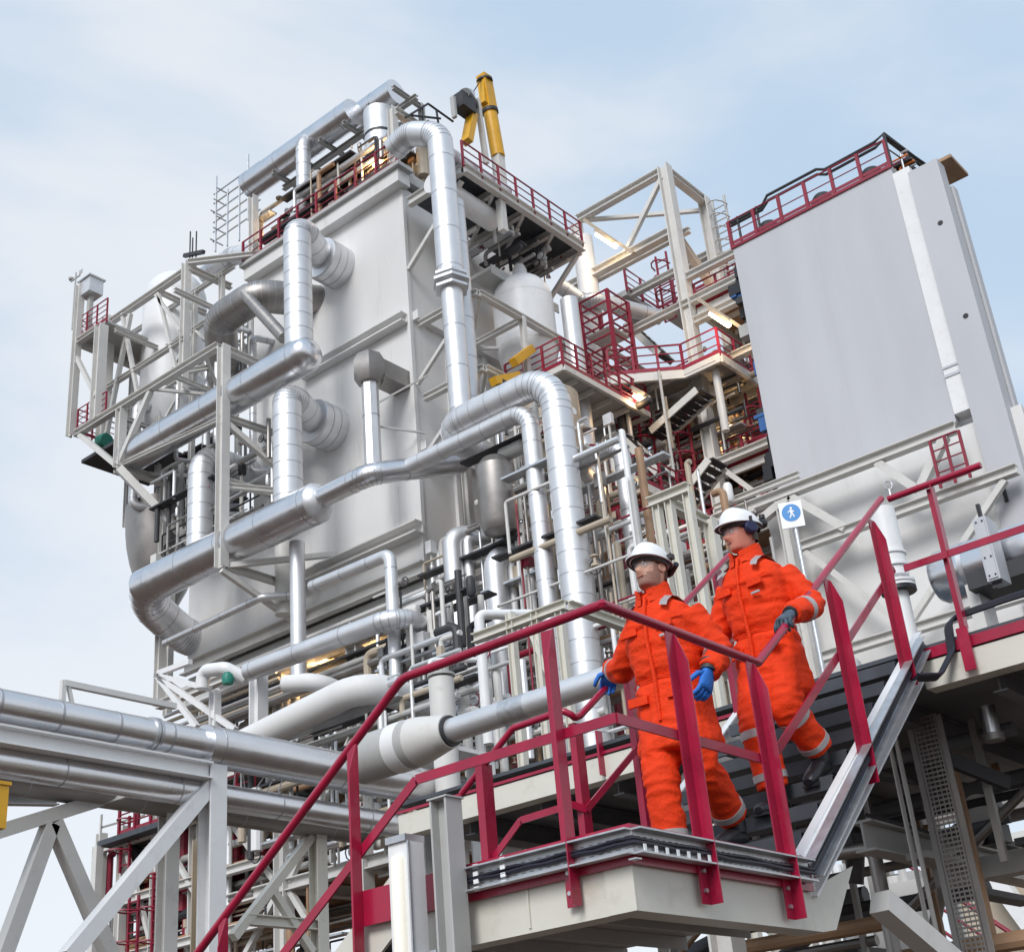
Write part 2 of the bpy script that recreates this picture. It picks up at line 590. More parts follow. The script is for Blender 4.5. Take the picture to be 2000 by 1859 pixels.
# lower rail that reaches the foot of the flight
flat('mid_rail', [(X0+0.5, 4.98, 2.80), (X0+0.5, 5.9, 2.1)], rail, material='red')

r2 = thing('handrail', 'crimson handrail on the inner side of the stair, gripped by the left worker', 'handrail', (X1-0.1, Y1, ZL))
build('top_rail', MB().tube([V((6.5, 5.72, 3.78)), V((6.5, 5.26, 4.09)), V((6.5, 4.86, 4.10)), V((6.53, 4.82, 4.07)), V((6.56, 4.82, 4.055)), V((6.62, 4.82, 4.08)), V((8.80, 4.82, 5.74))], 0.022, n=12, bend=0.05), 'red', r2)
flat('mid_rail', [(6.5, 5.72, 3.17), (6.5, 5.26, 3.52), (6.5, 4.86, 3.53), (6.58, 4.82, 3.5), (8.8, 4.82, 5.17)], r2, h=0.042)
for x, y, z0, z1 in ((6.5, 5.5, 2.97, 3.92), ):
    build('post', MB().sweep((x, y, z0), (x, y, z1), [(-0.05, -0.006), (0.05, -0.006), (0.05, 0.05), (0.038, 0.05), (0.038, 0.006), (-0.05, 0.006)]), 'red', r2)
for x, z in ((6.6, 4.05), (7.25, 4.55), (7.95, 5.08), (8.62, 5.6)):
    build('post', MB().sweep((x, 4.835, z-1.2), (x, 4.835, z-0.02), [(-0.04, -0.006), (0.04, -0.006), (0.04, 0.04), (0.028, 0.04), (0.028, 0.006), (-0.04, 0.006)]), 'red', r2)

r3 = thing('handrail', 'crimson handrail along the front of the upper deck at right', 'handrail', (8.86, 3.2, ZU))
build('top_rail', MB().tube(top[5:], 0.0245, n=14), 'red', r3)
flat('mid_rail', [(8.86, 3.49, 5.20), (8.86, 2.3, 5.20)], r3)
for yy in (3.185, 2.1):
    build('post', MB().sweep((8.87, yy, 4.66), (8.87, yy, 5.73), [(-0.035, -0.03), (0.035, -0.03), (0.035, -0.022), (-0.027, -0.022), (-0.027, 0.03), (-0.035, 0.03)]), 'red', r3)
    build('base_clip', MB().box((8.84, yy-0.04, 4.36), (8.858, yy+0.04, 4.66)), 'red', r3)


# ------------------------------------------------------------------ cable tray clipped to the stair
def tray(parent, p, q, nrm, w=0.105, step=0.05):
    """ladder tray: two side rails, slotted floor; nrm points out of the tray"""
    p, q, nrm = V(p), V(q), V(nrm).normalized()
    d = (q-p).normalized()
    s = nrm.cross(d).normalized()
    for k in (-1, 1):
        build('side_rail', MB().sweep(p+s*k*w/2+nrm*0.02, q+s*k*w/2+nrm*0.02, [(-0.004, -0.03), (0.004, -0.03), (0.004, 0.03), (-0.004, 0.03)], up=nrm), 'galv', parent)
    L = (q-p).length
    b = MB()
    for k in (-0.36, -0.12, 0.12, 0.36):
        b.sweep(p+s*k*w, q+s*k*w, [(-0.011, -0.0015), (0.011, -0.0015), (0.011, 0.0015), (-0.011, 0.0015)], up=nrm)
    n = int(L/step)
    for i in range(n):
        c = p+d*(step*(i+0.5))
        b.sweep(c-s*w*0.48-nrm*0.0004, c+s*w*0.48-nrm*0.0004, [(-0.012, -0.0015), (0.012, -0.0015), (0.012, 0.0015), (-0.012, 0.0015)], up=nrm)
    build('slotted_floor', b, 'galv', parent)


tr = thing('cable_tray', 'galvanised cable tray following the landing edge and stair stringer', 'cable tray', (X0-0.03, Y0, 2.82))
zt = 2.905
TP = [V((X0-0.028, 4.47, zt)), V((X0-0.028, Y0-0.028, zt)), V((6.66, Y0-0.028, zt)), V((8.86, Y0-0.028, 4.63))]
tray(tr, TP[0], TP[1], (-1, 0, 0))
tray(tr, TP[1], TP[2], (0, -1, 0))
tray(tr, TP[2]+V((0.03, 0, 0.02)), TP[3], (0, -1, 0))
build('corner_plate', MB().box((X0-0.062, Y0-0.062, zt-0.085), (X0-0.02, Y0-0.02, zt-0.079)), 'galv', tr)
for k in range(2):
    yy = 4.38-0.17*k
    for j in range(4):
        build('tray_clip', MB().box((X0-0.056, yy, zt-0.06+0.035*j), (X0-0.048, yy+0.03, zt-0.04+0.035*j)), 'sign_white', tr)
cb = thing('cable_bundle', 'black and navy cables lying in the stair cable tray', 'cables', (X0-0.05, Y0, 2.88))
for k, (off, rr) in enumerate(((-0.008, 0.010), (0.010, 0.008))):
    oz = V((0, 0, off))
    pts = [TP[0]+V((-0.018, 0, off)), TP[1]+V((-0.02, -0.02, off))*1.0, TP[2]+V((0.02-off*0.5, -0.02, off)), TP[3]+V((-off*0.5, -0.02, off))]
    pp = []
    for a, b in zip(pts, pts[1:]):
        m = 10
        for i in range(m):
            q = a.lerp(b, i/m)
            if 0 < i:
                q = q+V((0, 0, 0.004*math.sin(i*2.1+k*1.7)))
            pp.append(q)
    pp.append(pts[-1])
    build('cable', MB().tube(pp, rr, n=8), 'cable', cb)
# clips: short pale straps
for i in range(7):
    q = TP[1].lerp(TP[2], 0.02+0.055*i)
    build('strap', MB().box((q.x, q.y-0.038, q.z-0.045), (q.x+0.02, q.y-0.033, q.z-0.015)), 'sign_white', cb)
lp = thing('cable_loop', 'thick black cables sagging from the stair tray up onto the upper deck', 'cables', (8.9, Y0-0.05, 4.2))
for k in range(3):
    o = V((0.0, -0.02*k, 0.012*k))
    build('cable', MB().tube([TP[3]+V((-0.35, -0.03, -0.33))+o, TP[3]+V((-0.12, -0.10, -0.30))+o, TP[3]+V((0.0, -0.18, -0.12))+o, TP[3]+V((0.02, -0.19, 0.08))+o, V((8.93, 3.26, 4.76))+o, V((8.97, 2.9, 4.79))+o, V((9.0, 2.4, 4.80))+o], 0.014, n=8, bend=0.09), 'cable', lp)
build('clip', MB().box((8.905, 3.29, 4.55), (8.945, 3.33, 4.56)), 'galv', lp)

# ------------------------------------------------------------------ light post beside the landing
t = thing('light_post', 'grey steel post standing at the left end of the landing', 'post', (4.99, 4.50, 0))
build('shaft', MB().ibeam((4.99, 4.50, 0), (4.99, 4.50, 3.29), 0.115, 0.11), 'steel_grey', t)
build('base_plate', MB().box((4.85, 4.36, 0), (5.13, 4.64, 0.02)), 'steel_grey', t)
build('cap', MB().box((4.925, 4.435, 3.291), (5.055, 4.565, 3.30)), 'steel_grey', t)
t = thing('strip_light', 'white vertical strip light fitting on the post left of the landing', 'light', (4.9, 4.70, 1.9))
build('housing', MB().prism([(4.875, 4.665), (4.885, 4.655), (4.985, 4.655), (4.995, 4.665), (4.995, 4.79), (4.875, 4.79)], 'z', 1.9, 3.115), 'white', t)
b = MB().lathe(V((4.869, 4.722, 1.95)), [(0, 0), (0.03, 0.0), (0.036, 0.02), (0.036, 1.08), (0.03, 1.10), (0, 1.10)], n=16)
build('diffuser', b, 'tube_faint_glow', t)
build('end_cap', MB().box((4.86, 4.66, 3.117), (4.998, 4.795, 3.15)), 'galv', t)
build('edge_trim', MB().box((4.868, 4.648, 1.9), (4.880, 4.658, 3.116)), 'galv', t)
build('bracket', MB().box((4.93, 4.56, 2.5), (4.96, 4.654, 2.6)), 'galv', t)

# ------------------------------------------------------------------ upper deck
t = thing('upper_deck', 'cream edged steel deck at the top of the near stair', 'deck', (8.9, 3, 4.3))
for y0, y1 in ((1.2, Y0+0.02), (Y1, 8.6)):
    build('edge_beam', MB().prism([(8.90, 4.33), (9.05, 4.33), (9.05, 4.345), (8.915, 4.345), (8.915, 4.505), (9.05, 4.505), (9.05, 4.52), (8.90, 4.52)], 'y', y0, y1), 'cream', t)
    build('toe_board', MB().box((8.885, y0, 4.53), (8.897, y1, 4.605 if y0 < 3 else 4.555)), 'red', t)
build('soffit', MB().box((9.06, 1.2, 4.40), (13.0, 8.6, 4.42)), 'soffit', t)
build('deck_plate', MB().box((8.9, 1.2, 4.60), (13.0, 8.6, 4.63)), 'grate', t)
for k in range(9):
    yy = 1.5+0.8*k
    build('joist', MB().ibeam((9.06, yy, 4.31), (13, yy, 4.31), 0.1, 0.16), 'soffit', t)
for yy in (5.0, 6.3, 7.6):
    build('post', MB().sweep((8.876, yy, 4.36), (8.876, yy, 4.72), [(-0.035, -0.01), (0.035, -0.01), (0.035, 0.01), (-0.035, 0.01)]), 'red', t)
for x, y in ((9.15, 8.2), (12.6, 8.2), (12.6, 1.6), (9.3, 5.65)):
    build('column', MB().ibeam((x, y, 0), (x, y, 4.22), 0.2, 0.2), 'steel', t)
build('brace', MB().bar((9.25, 5.7, 4.25), (9.3, 7.9, 2.0), 0.14, 0.14), 'white', t)
build('brace', MB().bar((7.7, 3.62, 2.85), (9.6, 3.4, 1.9), 0.13, 0.13), 'steel', t)

# ------------------------------------------------------------------ fittings on and under the upper deck
t = thing('vent_pipe', 'short white flanged pipe standing on the upper deck behind the handrail', 'pipe', sv(1790, 1240, x=10.6))
c = sv(1775, 1240, x=10.6)
ctop = sv(1752, 985, x=10.6).z
h = ctop-c.z
build('shaft', MB().tube([(c.x, c.y, 4.64), (c.x, c.y, ctop)], 0.075, n=20), 'white', t)
build('sleeve', MB().tube([(c.x, c.y, c.z+h*0.45), (c.x, c.y, ctop)], 0.115, n=24), 'white', t)
for z, r in ((0.36, 0.15), (0.39, 0.15), (0.52, 0.135), (0.62, 0.13)):
    build('flange', MB().tube([(c.x, c.y, c.z+h*z), (c.x, c.y, c.z+h*z+0.022)], r, n=24), 'white', t)
build('flange', MB().tube([(c.x, c.y, c.z+h*0.33), (c.x, c.y, c.z+h*0.355)], 0.15, n=24), 'black', t)

t = thing('horizontal_drum', 'polished steel drum lying on the upper deck at the right edge', 'drum', (10.9, 3.9, 4.75))
a, b_ = sv(1835, 1130, x=10.9), sv(2035, 1085, x=10.9)
b_.z = a.z
d = (b_-a).normalized()
build('shell', MB().lathe(a, [(0, -0.06), (0.12, -0.05), (0.2, -0.02), (0.23, 0.03), (0.23, 1.2)], n=32, axis=d), 'alu', t)
build('saddle', MB().box((10.75, a.y-0.35, 4.64), (11.05, a.y-0.25, a.z-0.15)), 'steel', t)
build('band', MB().tube([a+d*0.25, a+d*0.29], 0.234, n=32), 'galv', t)
build('frame_box', MB().box((10.62, a.y-0.95, a.z-0.28), (11.1, a.y-0.32, a.z-0.14)), 'dark', t)

t = thing('junction_cabinet', 'pale grey bolted cabinet beside the drum on the upper deck', 'cabinet', sv(1925, 1140, x=10.4))
p = sv(1898, 1015, x=10.4)
q = sv(1955, 1128, x=10.4)
build('body', MB().box((10.4, q.y, q.z), (10.62, p.y, p.z)), 'panel', t)
build('cover', MB().box((10.39, q.y+0.015, q.z+0.015), (10.398, p.y-0.015, p.z-0.015)), 'panel', t)
for i in range(4):
    for j in (0, 1):
        yy = q.y+0.03+(p.y-q.y-0.06)*j
        zz = q.z+0.04+(p.z-q.z-0.08)*i/3
        build('screw', MB().tube([(10.383, yy, zz), (10.3895, yy, zz)], 0.008, n=6), 'dark', t)
for i in range(8):
    yy = q.y+0.02+(p.y-q.y-0.04)*i/7
    build('cable_gland', MB().tube([(10.45, yy, q.z-0.05), (10.45, yy, q.z-0.001)], 0.008, n=6), 'dark', t)
build('lock', MB().cbox((10.45, q.y+0.05, p.z+0.07), (0.03, 0.03, 0.12)), 'black', t)

# blue walkway sign on its pole
t = thing('mandatory_sign', 'round blue pictogram on a white plate on a thin pole behind the workers', 'sign', (12, 5.75, 4.6))
s = sv(1546, 1005, x=12.0)
nrm = (CAM-s)
nrm.z = 0
nrm.normalize()
sd = V((0, 0, 1)).cross(nrm)
build('pole', MB().tube([(s.x+0.03, s.y, 4.63), (s.x+0.03, s.y, s.z-0.1)], 0.022, n=10), 'galv', t)
rot = Matrix((sd, V((0, 0, 1)), nrm)).transposed()
pl = build('plate', MB().cbox(s, (0.235, 0.29, 0.012), rot), 'sign_white', t)
build('disc', MB().lathe(s+V((0, 0, 0.02))+nrm*0.0065, [(0, 0), (0.096, 0), (0.096, 0.003), (0, 0.003)], n=32, axis=nrm), 'sign_blue', t)
g = s+V((0, 0, 0.02))+nrm*0.0105
def sg(mb, x0, y0, x1, y1, w):
    mb.sweep(g+sd*x0+V((0, 0, y0)), g+sd*x1+V((0, 0, y1)), [(-w/2, 0), (w/2, 0), (w/2, 0.002), (-w/2, 0.002)], up=nrm)
fig = MB()
fig.lathe(g+sd*0.004+V((0, 0, 0.05)), [(0, 0), (0.013, 0), (0.013, 0.002), (0, 0.002)], n=14, axis=nrm)
sg(fig, 0.0, 0.034, 0.004, -0.008, 0.026)
sg(fig, 0.004, -0.006, -0.02, -0.058, 0.013)
sg(fig, 0.006, -0.006, 0.026, -0.052, 0.013)
sg(fig, -0.006, 0.03, -0.034, 0.004, 0.010)
sg(fig, 0.008, 0.03, 0.03, 0.004, 0.010)
build('pictogram', fig, 'sign_white', t)
t = thing('lifting_eye', 'small steel ring on a stem behind the upper handrail', 'ring', sv(1738, 985, x=9.6))
p = sv(1735, 948, x=9.6)
ring = [p+(sd*math.cos(a)+V((0, 0, 1.2))*math.sin(a))*0.03 for a in [k*math.pi/8 for k in range(17)]]
build('eye', MB().tube(ring, 0.006, n=6), 'galv', t)
build('stem', MB().tube([p-V((0, 0, 0.036)), p-V((0, 0, 0.14))], 0.008, n=6), 'galv', t)

# under the upper deck
t = thing('vertical_cable_tray', 'brown-grey perforated cable tray dropping from the upper deck at right', 'cable tray', sv(1905, 1859, x=9.4))
p, q = sv(1818, 1470, x=9.4), sv(1905, 1859, x=9.4)
q.y = p.y
p = V((9.4, p.y, 4.28))
q = V((9.4, p.y, 0.4))
sdr = V((0, 1, 0))
for k in (-1, 1):
    build('side_rail', MB().bar(p+sdr*0.105*k, q+sdr*0.105*k, 0.012, 0.06), 'alu_dark', t)
b = MB()
for k in range(6):
    o = sdr*(-0.09+0.036*k)
    b.bar(p+o, q+o, 0.012, 0.004)
for k in range(120):
    z = p.z-0.033*k
    b.box((9.399, p.y-0.1, z), (9.4035, p.y+0.1, z+0.014))
build('slotted_floor', b, 'alu_dark', t)
for i, (x0, y0, x1, y1, xx) in enumerate(((1752, 1455, 1838, 1859, 9.1), (1738, 1455, 1822, 1859, 9.15))):
    p, q = sv(x0, y0, x=xx), sv(x1, y1, x=xx)
    solo('conduit', MB().tube([V((p.x, p.y, 4.3)), V((p.x, p.y, 1.0))], 0.017, n=8), 'alu_dark', ('slim dark conduit hanging right of the stair stringer', 'slim dark conduit hanging just behind the first one')[i], 'conduit')
# saddle pipe with valve
t = thing('valve_pipe', 'grey pipe with dark clamp and bright disc under the upper deck', 'pipe', sv(1950, 1640, x=11))
p, q = sv(1900, 1500, x=11.0), sv(1925, 1640, x=11.0)
build('leg', MB().tube([p, V((11.0, p.y, q.z))], 0.12, n=20), 'steel', t)
build('clamp', MB().cbox(sv(1945, 1630, x=10.8), (0.16, 0.18, 0.14)), 'black', t)
build('disc', MB().lathe(sv(1900, 1635, x=10.7), [(0, 0), (0.1, 0), (0.1, 0.03), (0, 0.03)], n=24, axis=(-0.9, -0.2, 0.5)), 'alu', t)
p, q = sv(1905, 1700, x=10.6), sv(2030, 1650, x=10.6)
solo('pipe_support_beam', MB().bar((10.6, p.y+0.3, p.z), (10.6, q.y-0.4, p.z), 0.2, 0.16), 'steel_grey', 'dark grey beam under the clamped pipe at the right edge', 'beam')
t = thing('pendant_nozzle', 'short bright metal nozzle hanging under the upper deck', 'nozzle', sv(1918, 1400, x=9.6))
p = sv(1918, 1345, x=9.6)
build('barrel', MB().tube([V((p.x, p.y, 4.30)), V((p.x, p.y, 4.08))], 0.06, n=18), 'alu', t)
build('collar', MB().tube([V((p.x, p.y, 4.10)), V((p.x, p.y, 4.05))], 0.075, n=18), 'alu_dark', t)
p = sv(1640, 1660, x=9.9)
pipe('dark_elbow_pipe', 'dark bronze pipe bending down under the right stair stringer', [p+V((0, 0.35, 0)), sv(1705, 1655, x=9.9), V((9.9, sv(1740, 1800, x=9.9).y, 1.2))], 0.055, material='alu_dark', step=0)
p, q = sv(1880, 1490, x=9.3), sv(1980, 1545, x=9.9)
solo('flat_bracket', MB().bar(sv(1845, 1480, x=9.5), sv(1970, 1530, x=9.9), 0.05, 0.1), 'dark', 'black bracket arm below the upper deck at right', 'bracket')
for i, (a, b_) in enumerate((((1620, 1535), (1700, 1510)), ((1690, 1590), (1815, 1625)), ((1715, 1520), (1810, 1530)))):
    solo('cable_strut', MB().tube([sv(*a, x=9.3), sv(*b_, x=9.5)], 0.014, n=6), 'dark', ('thin dark strut near the stringer tray, uppermost of three', 'thin dark strut crossing the two slim conduits', 'thin dark strut between the tray and stringer')[i], 'strut')

# white supply wall low at right and its red stair, far behind
t = thing('low_annex', 'pale annex wall with white diagonal pipe low in the right corner', 'building', (22, 6, 0))
build('wall', MB().box((22, 1.0, 0), (25, 9.0, 5.4)), 'tan', t)
build('brace', MB().bar(sv(1935, 1700, x=21.6), sv(2020, 1815, x=21.6), 0.25, 0.25), 'white', t)
build('cornice', MB().box((21.85, 1.0, 5.42), (25, 9.0, 5.6)), 'steel', t)
zz = 0
a, b_ = sv(1700, 1640, x=17), sv(2010, 1845, x=17)
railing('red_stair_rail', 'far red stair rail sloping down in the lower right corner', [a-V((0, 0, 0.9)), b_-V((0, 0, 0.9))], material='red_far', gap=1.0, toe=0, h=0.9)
t = thing('switch_rack', 'rack of pale pipes and boxes under the stair at lower right', 'equipment', (14, 6.5, 0))
rnd = random.Random(3)
for k in range(16):
    px, py = rnd.uniform(1590, 1780), rnd.uniform(1660, 1850)
    p = sv(px, py, x=14+rnd.uniform(0, 2))
    if k % 2:
        build('pipe', MB().tube([p, V((p.x, p.y, max(0, p.z-3)))], rnd.uniform(0.03, 0.09), n=10), rnd.choice(['white', 'alu_dull', 'tan', 'steel']), t)
    else:
        build('box', MB().cbox(p, (0.2, rnd.uniform(0.15, 0.5), rnd.uniform(0.2, 0.7))), rnd.choice(['steel', 'steel_grey', 'tan', 'red_far']), t)
for k in range(5):
    p = sv(1570+k*45, 1780+10*k, x=16)
    build('post', MB().ibeam((16, p.y, 0), (16, p.y, 4.6), 0.18), 'steel', t)

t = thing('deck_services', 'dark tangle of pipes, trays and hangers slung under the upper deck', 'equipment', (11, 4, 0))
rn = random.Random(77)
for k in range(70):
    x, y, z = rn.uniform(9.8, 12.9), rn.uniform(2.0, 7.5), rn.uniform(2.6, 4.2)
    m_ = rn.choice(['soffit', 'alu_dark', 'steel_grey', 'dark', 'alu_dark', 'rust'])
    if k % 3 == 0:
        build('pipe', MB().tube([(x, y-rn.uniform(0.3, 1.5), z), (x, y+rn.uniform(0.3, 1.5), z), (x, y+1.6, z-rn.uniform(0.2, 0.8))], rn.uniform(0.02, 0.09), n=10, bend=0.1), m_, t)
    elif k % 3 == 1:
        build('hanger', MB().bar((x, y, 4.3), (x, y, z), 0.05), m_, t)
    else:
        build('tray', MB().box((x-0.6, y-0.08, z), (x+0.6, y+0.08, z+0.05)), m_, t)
for yy in (2.9, 4.4):
    build('bearer', MB().ibeam((9.3, yy, 3.55), (13, yy, 3.55), 0.16, 0.22), 'steel_grey', t)

# ================================================================== MAIN PROCESS MODULE
XF, YF = 31.4, 28.6
ZR = 35.45
t = thing('process_module', 'tall off-white process module with flat walls, the largest building', 'building', (XF, YF, 19.5))
build('wall', MB().prism([(XF, YF), (38.6, YF), (38.6, 37.3), (XF, 37.3)], 'z', 24.2, ZR), 'wall', t)
build('wall', MB().prism([(XF, YF), (38.6, YF), (38.6, 41.2), (XF, 41.2)], 'z', 19.6, 24.197), 'wall', t)
build('corner_trim', MB().box((XF-0.05, YF-0.05, 19.7), (XF+0.12, YF+0.10, ZR-0.5)), 'wall', t)
for yy in (33.2, ):
    build('seam', MB().box((XF-0.012, yy, 21.2), (XF-0.001, yy+0.05, 28.7)), 'wall', t)
build('seam', MB().box((XF-0.012, 29.6, 20.9), (XF-0.001, 29.66, 28.9)), 'wall', t)
def ledge(z, y0, y1, d=0.35, h=0.45, m='wall'):
    build('ledge', MB().prism([(XF-d, z), (XF-0.003, z), (XF-0.003, z+h), (XF-d, z+h), (XF-d, z+h-0.06), (XF-0.08, z+h-0.06), (XF-0.08, z+0.06), (XF-d, z+0.06)], 'y', y0, y1), m, t)
ledge(29.25, YF+0.05, 34.2, 0.4, 0.4)
ledge(20.75, YF-0.1, 34.6, 0.45, 0.45)
ledge(19.25, YF-0.1, 41.3, 0.3, 0.5, 'steel')
build('roof_edge', MB().box((XF-0.45, YF-0.25, ZR-0.05), (XF+0.2, 37.4, ZR+0.55)), 'wall', t)
build('roof_edge', MB().box((XF-0.62, YF-0.45, ZR+0.551), (XF+0.2, 37.5, ZR+0.72)), 'steel_grey', t)
build('roof', MB().box((XF+0.21, YF-0.25, ZR+0.2), (38.6, 37.3, ZR+0.68)), 'steel_grey', t)
for z in (29.4, 24.0):
    build('ledge', MB().box((XF+0.13, YF-0.3, z), (38.5, YF-0.003, z+0.35)), 'wall', t)
for xx in (33.2, 35.3, 37.4):
    build('rib', MB().box((xx, YF-0.14, 20), (xx+0.2, YF-0.002, 29.39)), 'wall', t)
# base girder under the module
for yy0, yy1, z0, z1, m in ((YF-0.3, 41.5, 17.85, 18.75, 'wall'), ):
    build('girder', MB().prism([(XF-0.25, z0), (XF+0.2, z0), (XF+0.2, z0+0.1), (XF+0.02, z0+0.1), (XF+0.02, z1-0.1), (XF+0.2, z1-0.1), (XF+0.2, z1), (XF-0.25, z1), (XF-0.25, z1-0.1), (XF-0.02, z1-0.1), (XF-0.02, z0+0.1), (XF-0.25, z0+0.1)], 'y', yy0, yy1), m, t)
build('floor_slab', MB().box((XF+0.21, YF-0.3, 18.3), (38.6, 41.4, 19.24)), 'steel_grey', t)
for yy in (29.5, 32.0, 34.5, 37.0, 39.5, 41.0):
    build('web_plate', MB().box((XF-0.24, yy, 17.96), (XF-0.021, yy+0.04, 18.64)), 'wall', t)

# ------------------------------------------------------------------ module legs and open floors below
mem = []
for yy in (28.6, 32.2, 36.0, 40.6):
    for xx in (31.6, 37, 43):
        mem.append(('column', (xx, yy, 0), (xx, yy, 17.84 if xx < 32 else 18.29), 0.5))
for z in (6.0, 10.5, 15.0):
    for xx in (31.6, 37, 43):
        mem.append(('beam', (xx, 28.86, z), (xx, 40.34, z), 0.4))
    for yy in (28.6, 32.2, 36.0, 40.6):
        mem.append(('beam', (31.86, yy, z), (42.74, yy, z), 0.4))
for (a, b_) in (((31.6, 28.9, 10.6), (31.6, 31.9, 14.8)), ((31.6, 32.5, 14.8), (31.6, 35.7, 10.6)), ((31.6, 36.3, 10.6), (31.6, 40.3, 14.8)), ((31.6, 32.5, 6.2), (31.6, 35.7, 10.3)), ((31.6, 36.3, 10.3), (31.6, 40.3, 6.2))):
    mem.append(('brace', a, b_, 0.3))
frame('support_frame', 'beige steel legs and beams carrying the process module', mem)
for i, z in enumerate((6.3, 10.8, 15.3)):
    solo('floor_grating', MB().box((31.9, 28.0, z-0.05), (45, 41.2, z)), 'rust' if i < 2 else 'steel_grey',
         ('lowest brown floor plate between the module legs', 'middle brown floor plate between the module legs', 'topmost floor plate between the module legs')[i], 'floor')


def clutter(name, label, x0, x1, y0, y1, z0, z1, n, seed, mats=('alu_dull', 'steel', 'white', 'alu_dark', 'steel_grey', 'tan'), rmax=0.2, cat='equipment', tilt=False):
    """a packed skid of small pipes, valves, drums and boxes"""
    rn = random.Random(seed)
    t = thing(name, label, cat, ((x0+x1)/2, (y0+y1)/2, z0))
    for k in range(n):
        x, y, z = rn.uniform(x0, x1), rn.uniform(y0, y1), rn.uniform(z0, z1)
        m = rn.choice(mats)
        typ = rn.random()
        r = 0.035+(rmax-0.035)*rn.random()**1.7
        if typ < 0.36:
            za = rn.uniform(z0, z)
            zb = rn.uniform(z, z1)
            pts = [V((x, y, za)), V((x, y, zb))]
            if rn.random() < 0.6:
                pts.append(V((x, min(y1, max(y0, y+rn.uniform(-2, 2))), zb)))
            build('pipe', MB().tube(pts, r, n=10, bend=r*1.5, seg=4), m, t)
        elif typ < 0.64:
            pts = [V((x, rn.uniform(y0, y), z)), V((x, rn.uniform(y, y1), z))]
            if rn.random() < 0.6:
                pts.append(V((x, pts[1].y, max(z0, z-rn.uniform(0.4, 2)))))
            build('pipe', MB().tube(pts, r*0.8, n=10, bend=r*1.5, seg=4), m, t)
        elif typ < 0.74:
            p = build('valve', MB().lathe(V((x, y, z)), [(0, 0), (r, 0), (r, r*0.5), (r*0.4, r*0.6), (r*0.4, r*2), (r*0.9, r*2.1), (r*0.9, r*2.4), (0, r*2.4)], n=10, axis=rn.choice([(1, 0, 0), (0, 1, 0), (0, 0, 1)])), m, t)
            build('handwheel', MB().tube([V((x, y, z))+V((0, math.cos(a), math.sin(a)))*r*1.6 for a in [i*math.pi/5 for i in range(11)]], 0.02, n=5), rn.choice(['red_far', 'dark', 'dark']), p)
        elif typ < 0.84:
            p = build('box', MB().cbox((x, y, z), (rn.uniform(0.15, 0.3), rn.uniform(0.15, 0.4), rn.uniform(0.2, 0.5))), m, t)
            build('stand', MB().bar((x, y, max(z0, z-2.5)), (x, y, z-0.1), 0.06), 'steel', p)
        elif typ < 0.92:
            build('tray', MB().box((x-0.2, rn.uniform(y0, y), z), (x+0.2, rn.uniform(y, y1), z+0.07)), rn.choice(['galv', 'dark']), t)
        else:
            build('drum', MB().lathe(V((x, y, z)), [(0, 0), (r*0.9, 0.03), (r*1.3, 0.12), (r*1.3, r*5), (r*0.9, r*5+0.1), (0, r*5+0.12)], n=14, axis=rn.choice([(0, 1, 0), (0, 0, 1)])), m, t)
    return t


clutter('under_module_skid', 'crowded skid of small pipes and valves hanging under the module floor', 31.0, 34, 28.8, 41.0, 15.3, 18.2, 150, 11)
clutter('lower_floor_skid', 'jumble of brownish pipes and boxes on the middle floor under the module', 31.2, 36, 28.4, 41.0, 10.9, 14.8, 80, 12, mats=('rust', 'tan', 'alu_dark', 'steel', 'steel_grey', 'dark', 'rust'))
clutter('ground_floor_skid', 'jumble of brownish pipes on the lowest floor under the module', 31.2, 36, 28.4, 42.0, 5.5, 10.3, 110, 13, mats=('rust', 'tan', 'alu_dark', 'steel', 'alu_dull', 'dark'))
# pipework directly under the left end
for i, z in enumerate((16.9, 17.15, 17.4, 17.6)):
    solo('header_line', MB().tube([(31.0-0.12*i, 41.5, z), (31.0-0.12*i, 35.2, z)], 0.07, n=10), 'alu_dull' if i % 2 else 'tan',
         ('lowest', 'second', 'third', 'topmost')[i]+' of four thin lines running under the module edge', 'pipe')

# warm lamp glow under the module
t = thing('flood_lamp', 'orange glowing flood lamp under the module floor', 'lamp', sv(640, 1300, x=32.5))
p = sv(640, 1298, x=32.2)
build('lens', MB().cbox(p, (0.1, 0.7, 0.16)), 'glow', t)
build('hood', MB().cbox(p+V((0.02, 0, 0.13)), (0.3, 0.9, 0.06)), 'dark', t)
def lamp_light(name, loc, energy, col=(1, 0.62, 0.28), r=0.15):
    ld = bpy.data.lights.new(name, 'POINT')
    ld.energy = energy
    ld.color = col
    ld.shadow_soft_size = r
    lo = bpy.data.objects.new(name, ld)
    lo.location = loc
    C.objects.link(lo)
lamp_light('flood_and_fill_light', p+V((-0.4, 0.4, 0)), 140)
lamp_light('flood_and_fill_light', sv(730, 1290, x=33.0), 90)  # added warm fill under the module, no fixture stands here

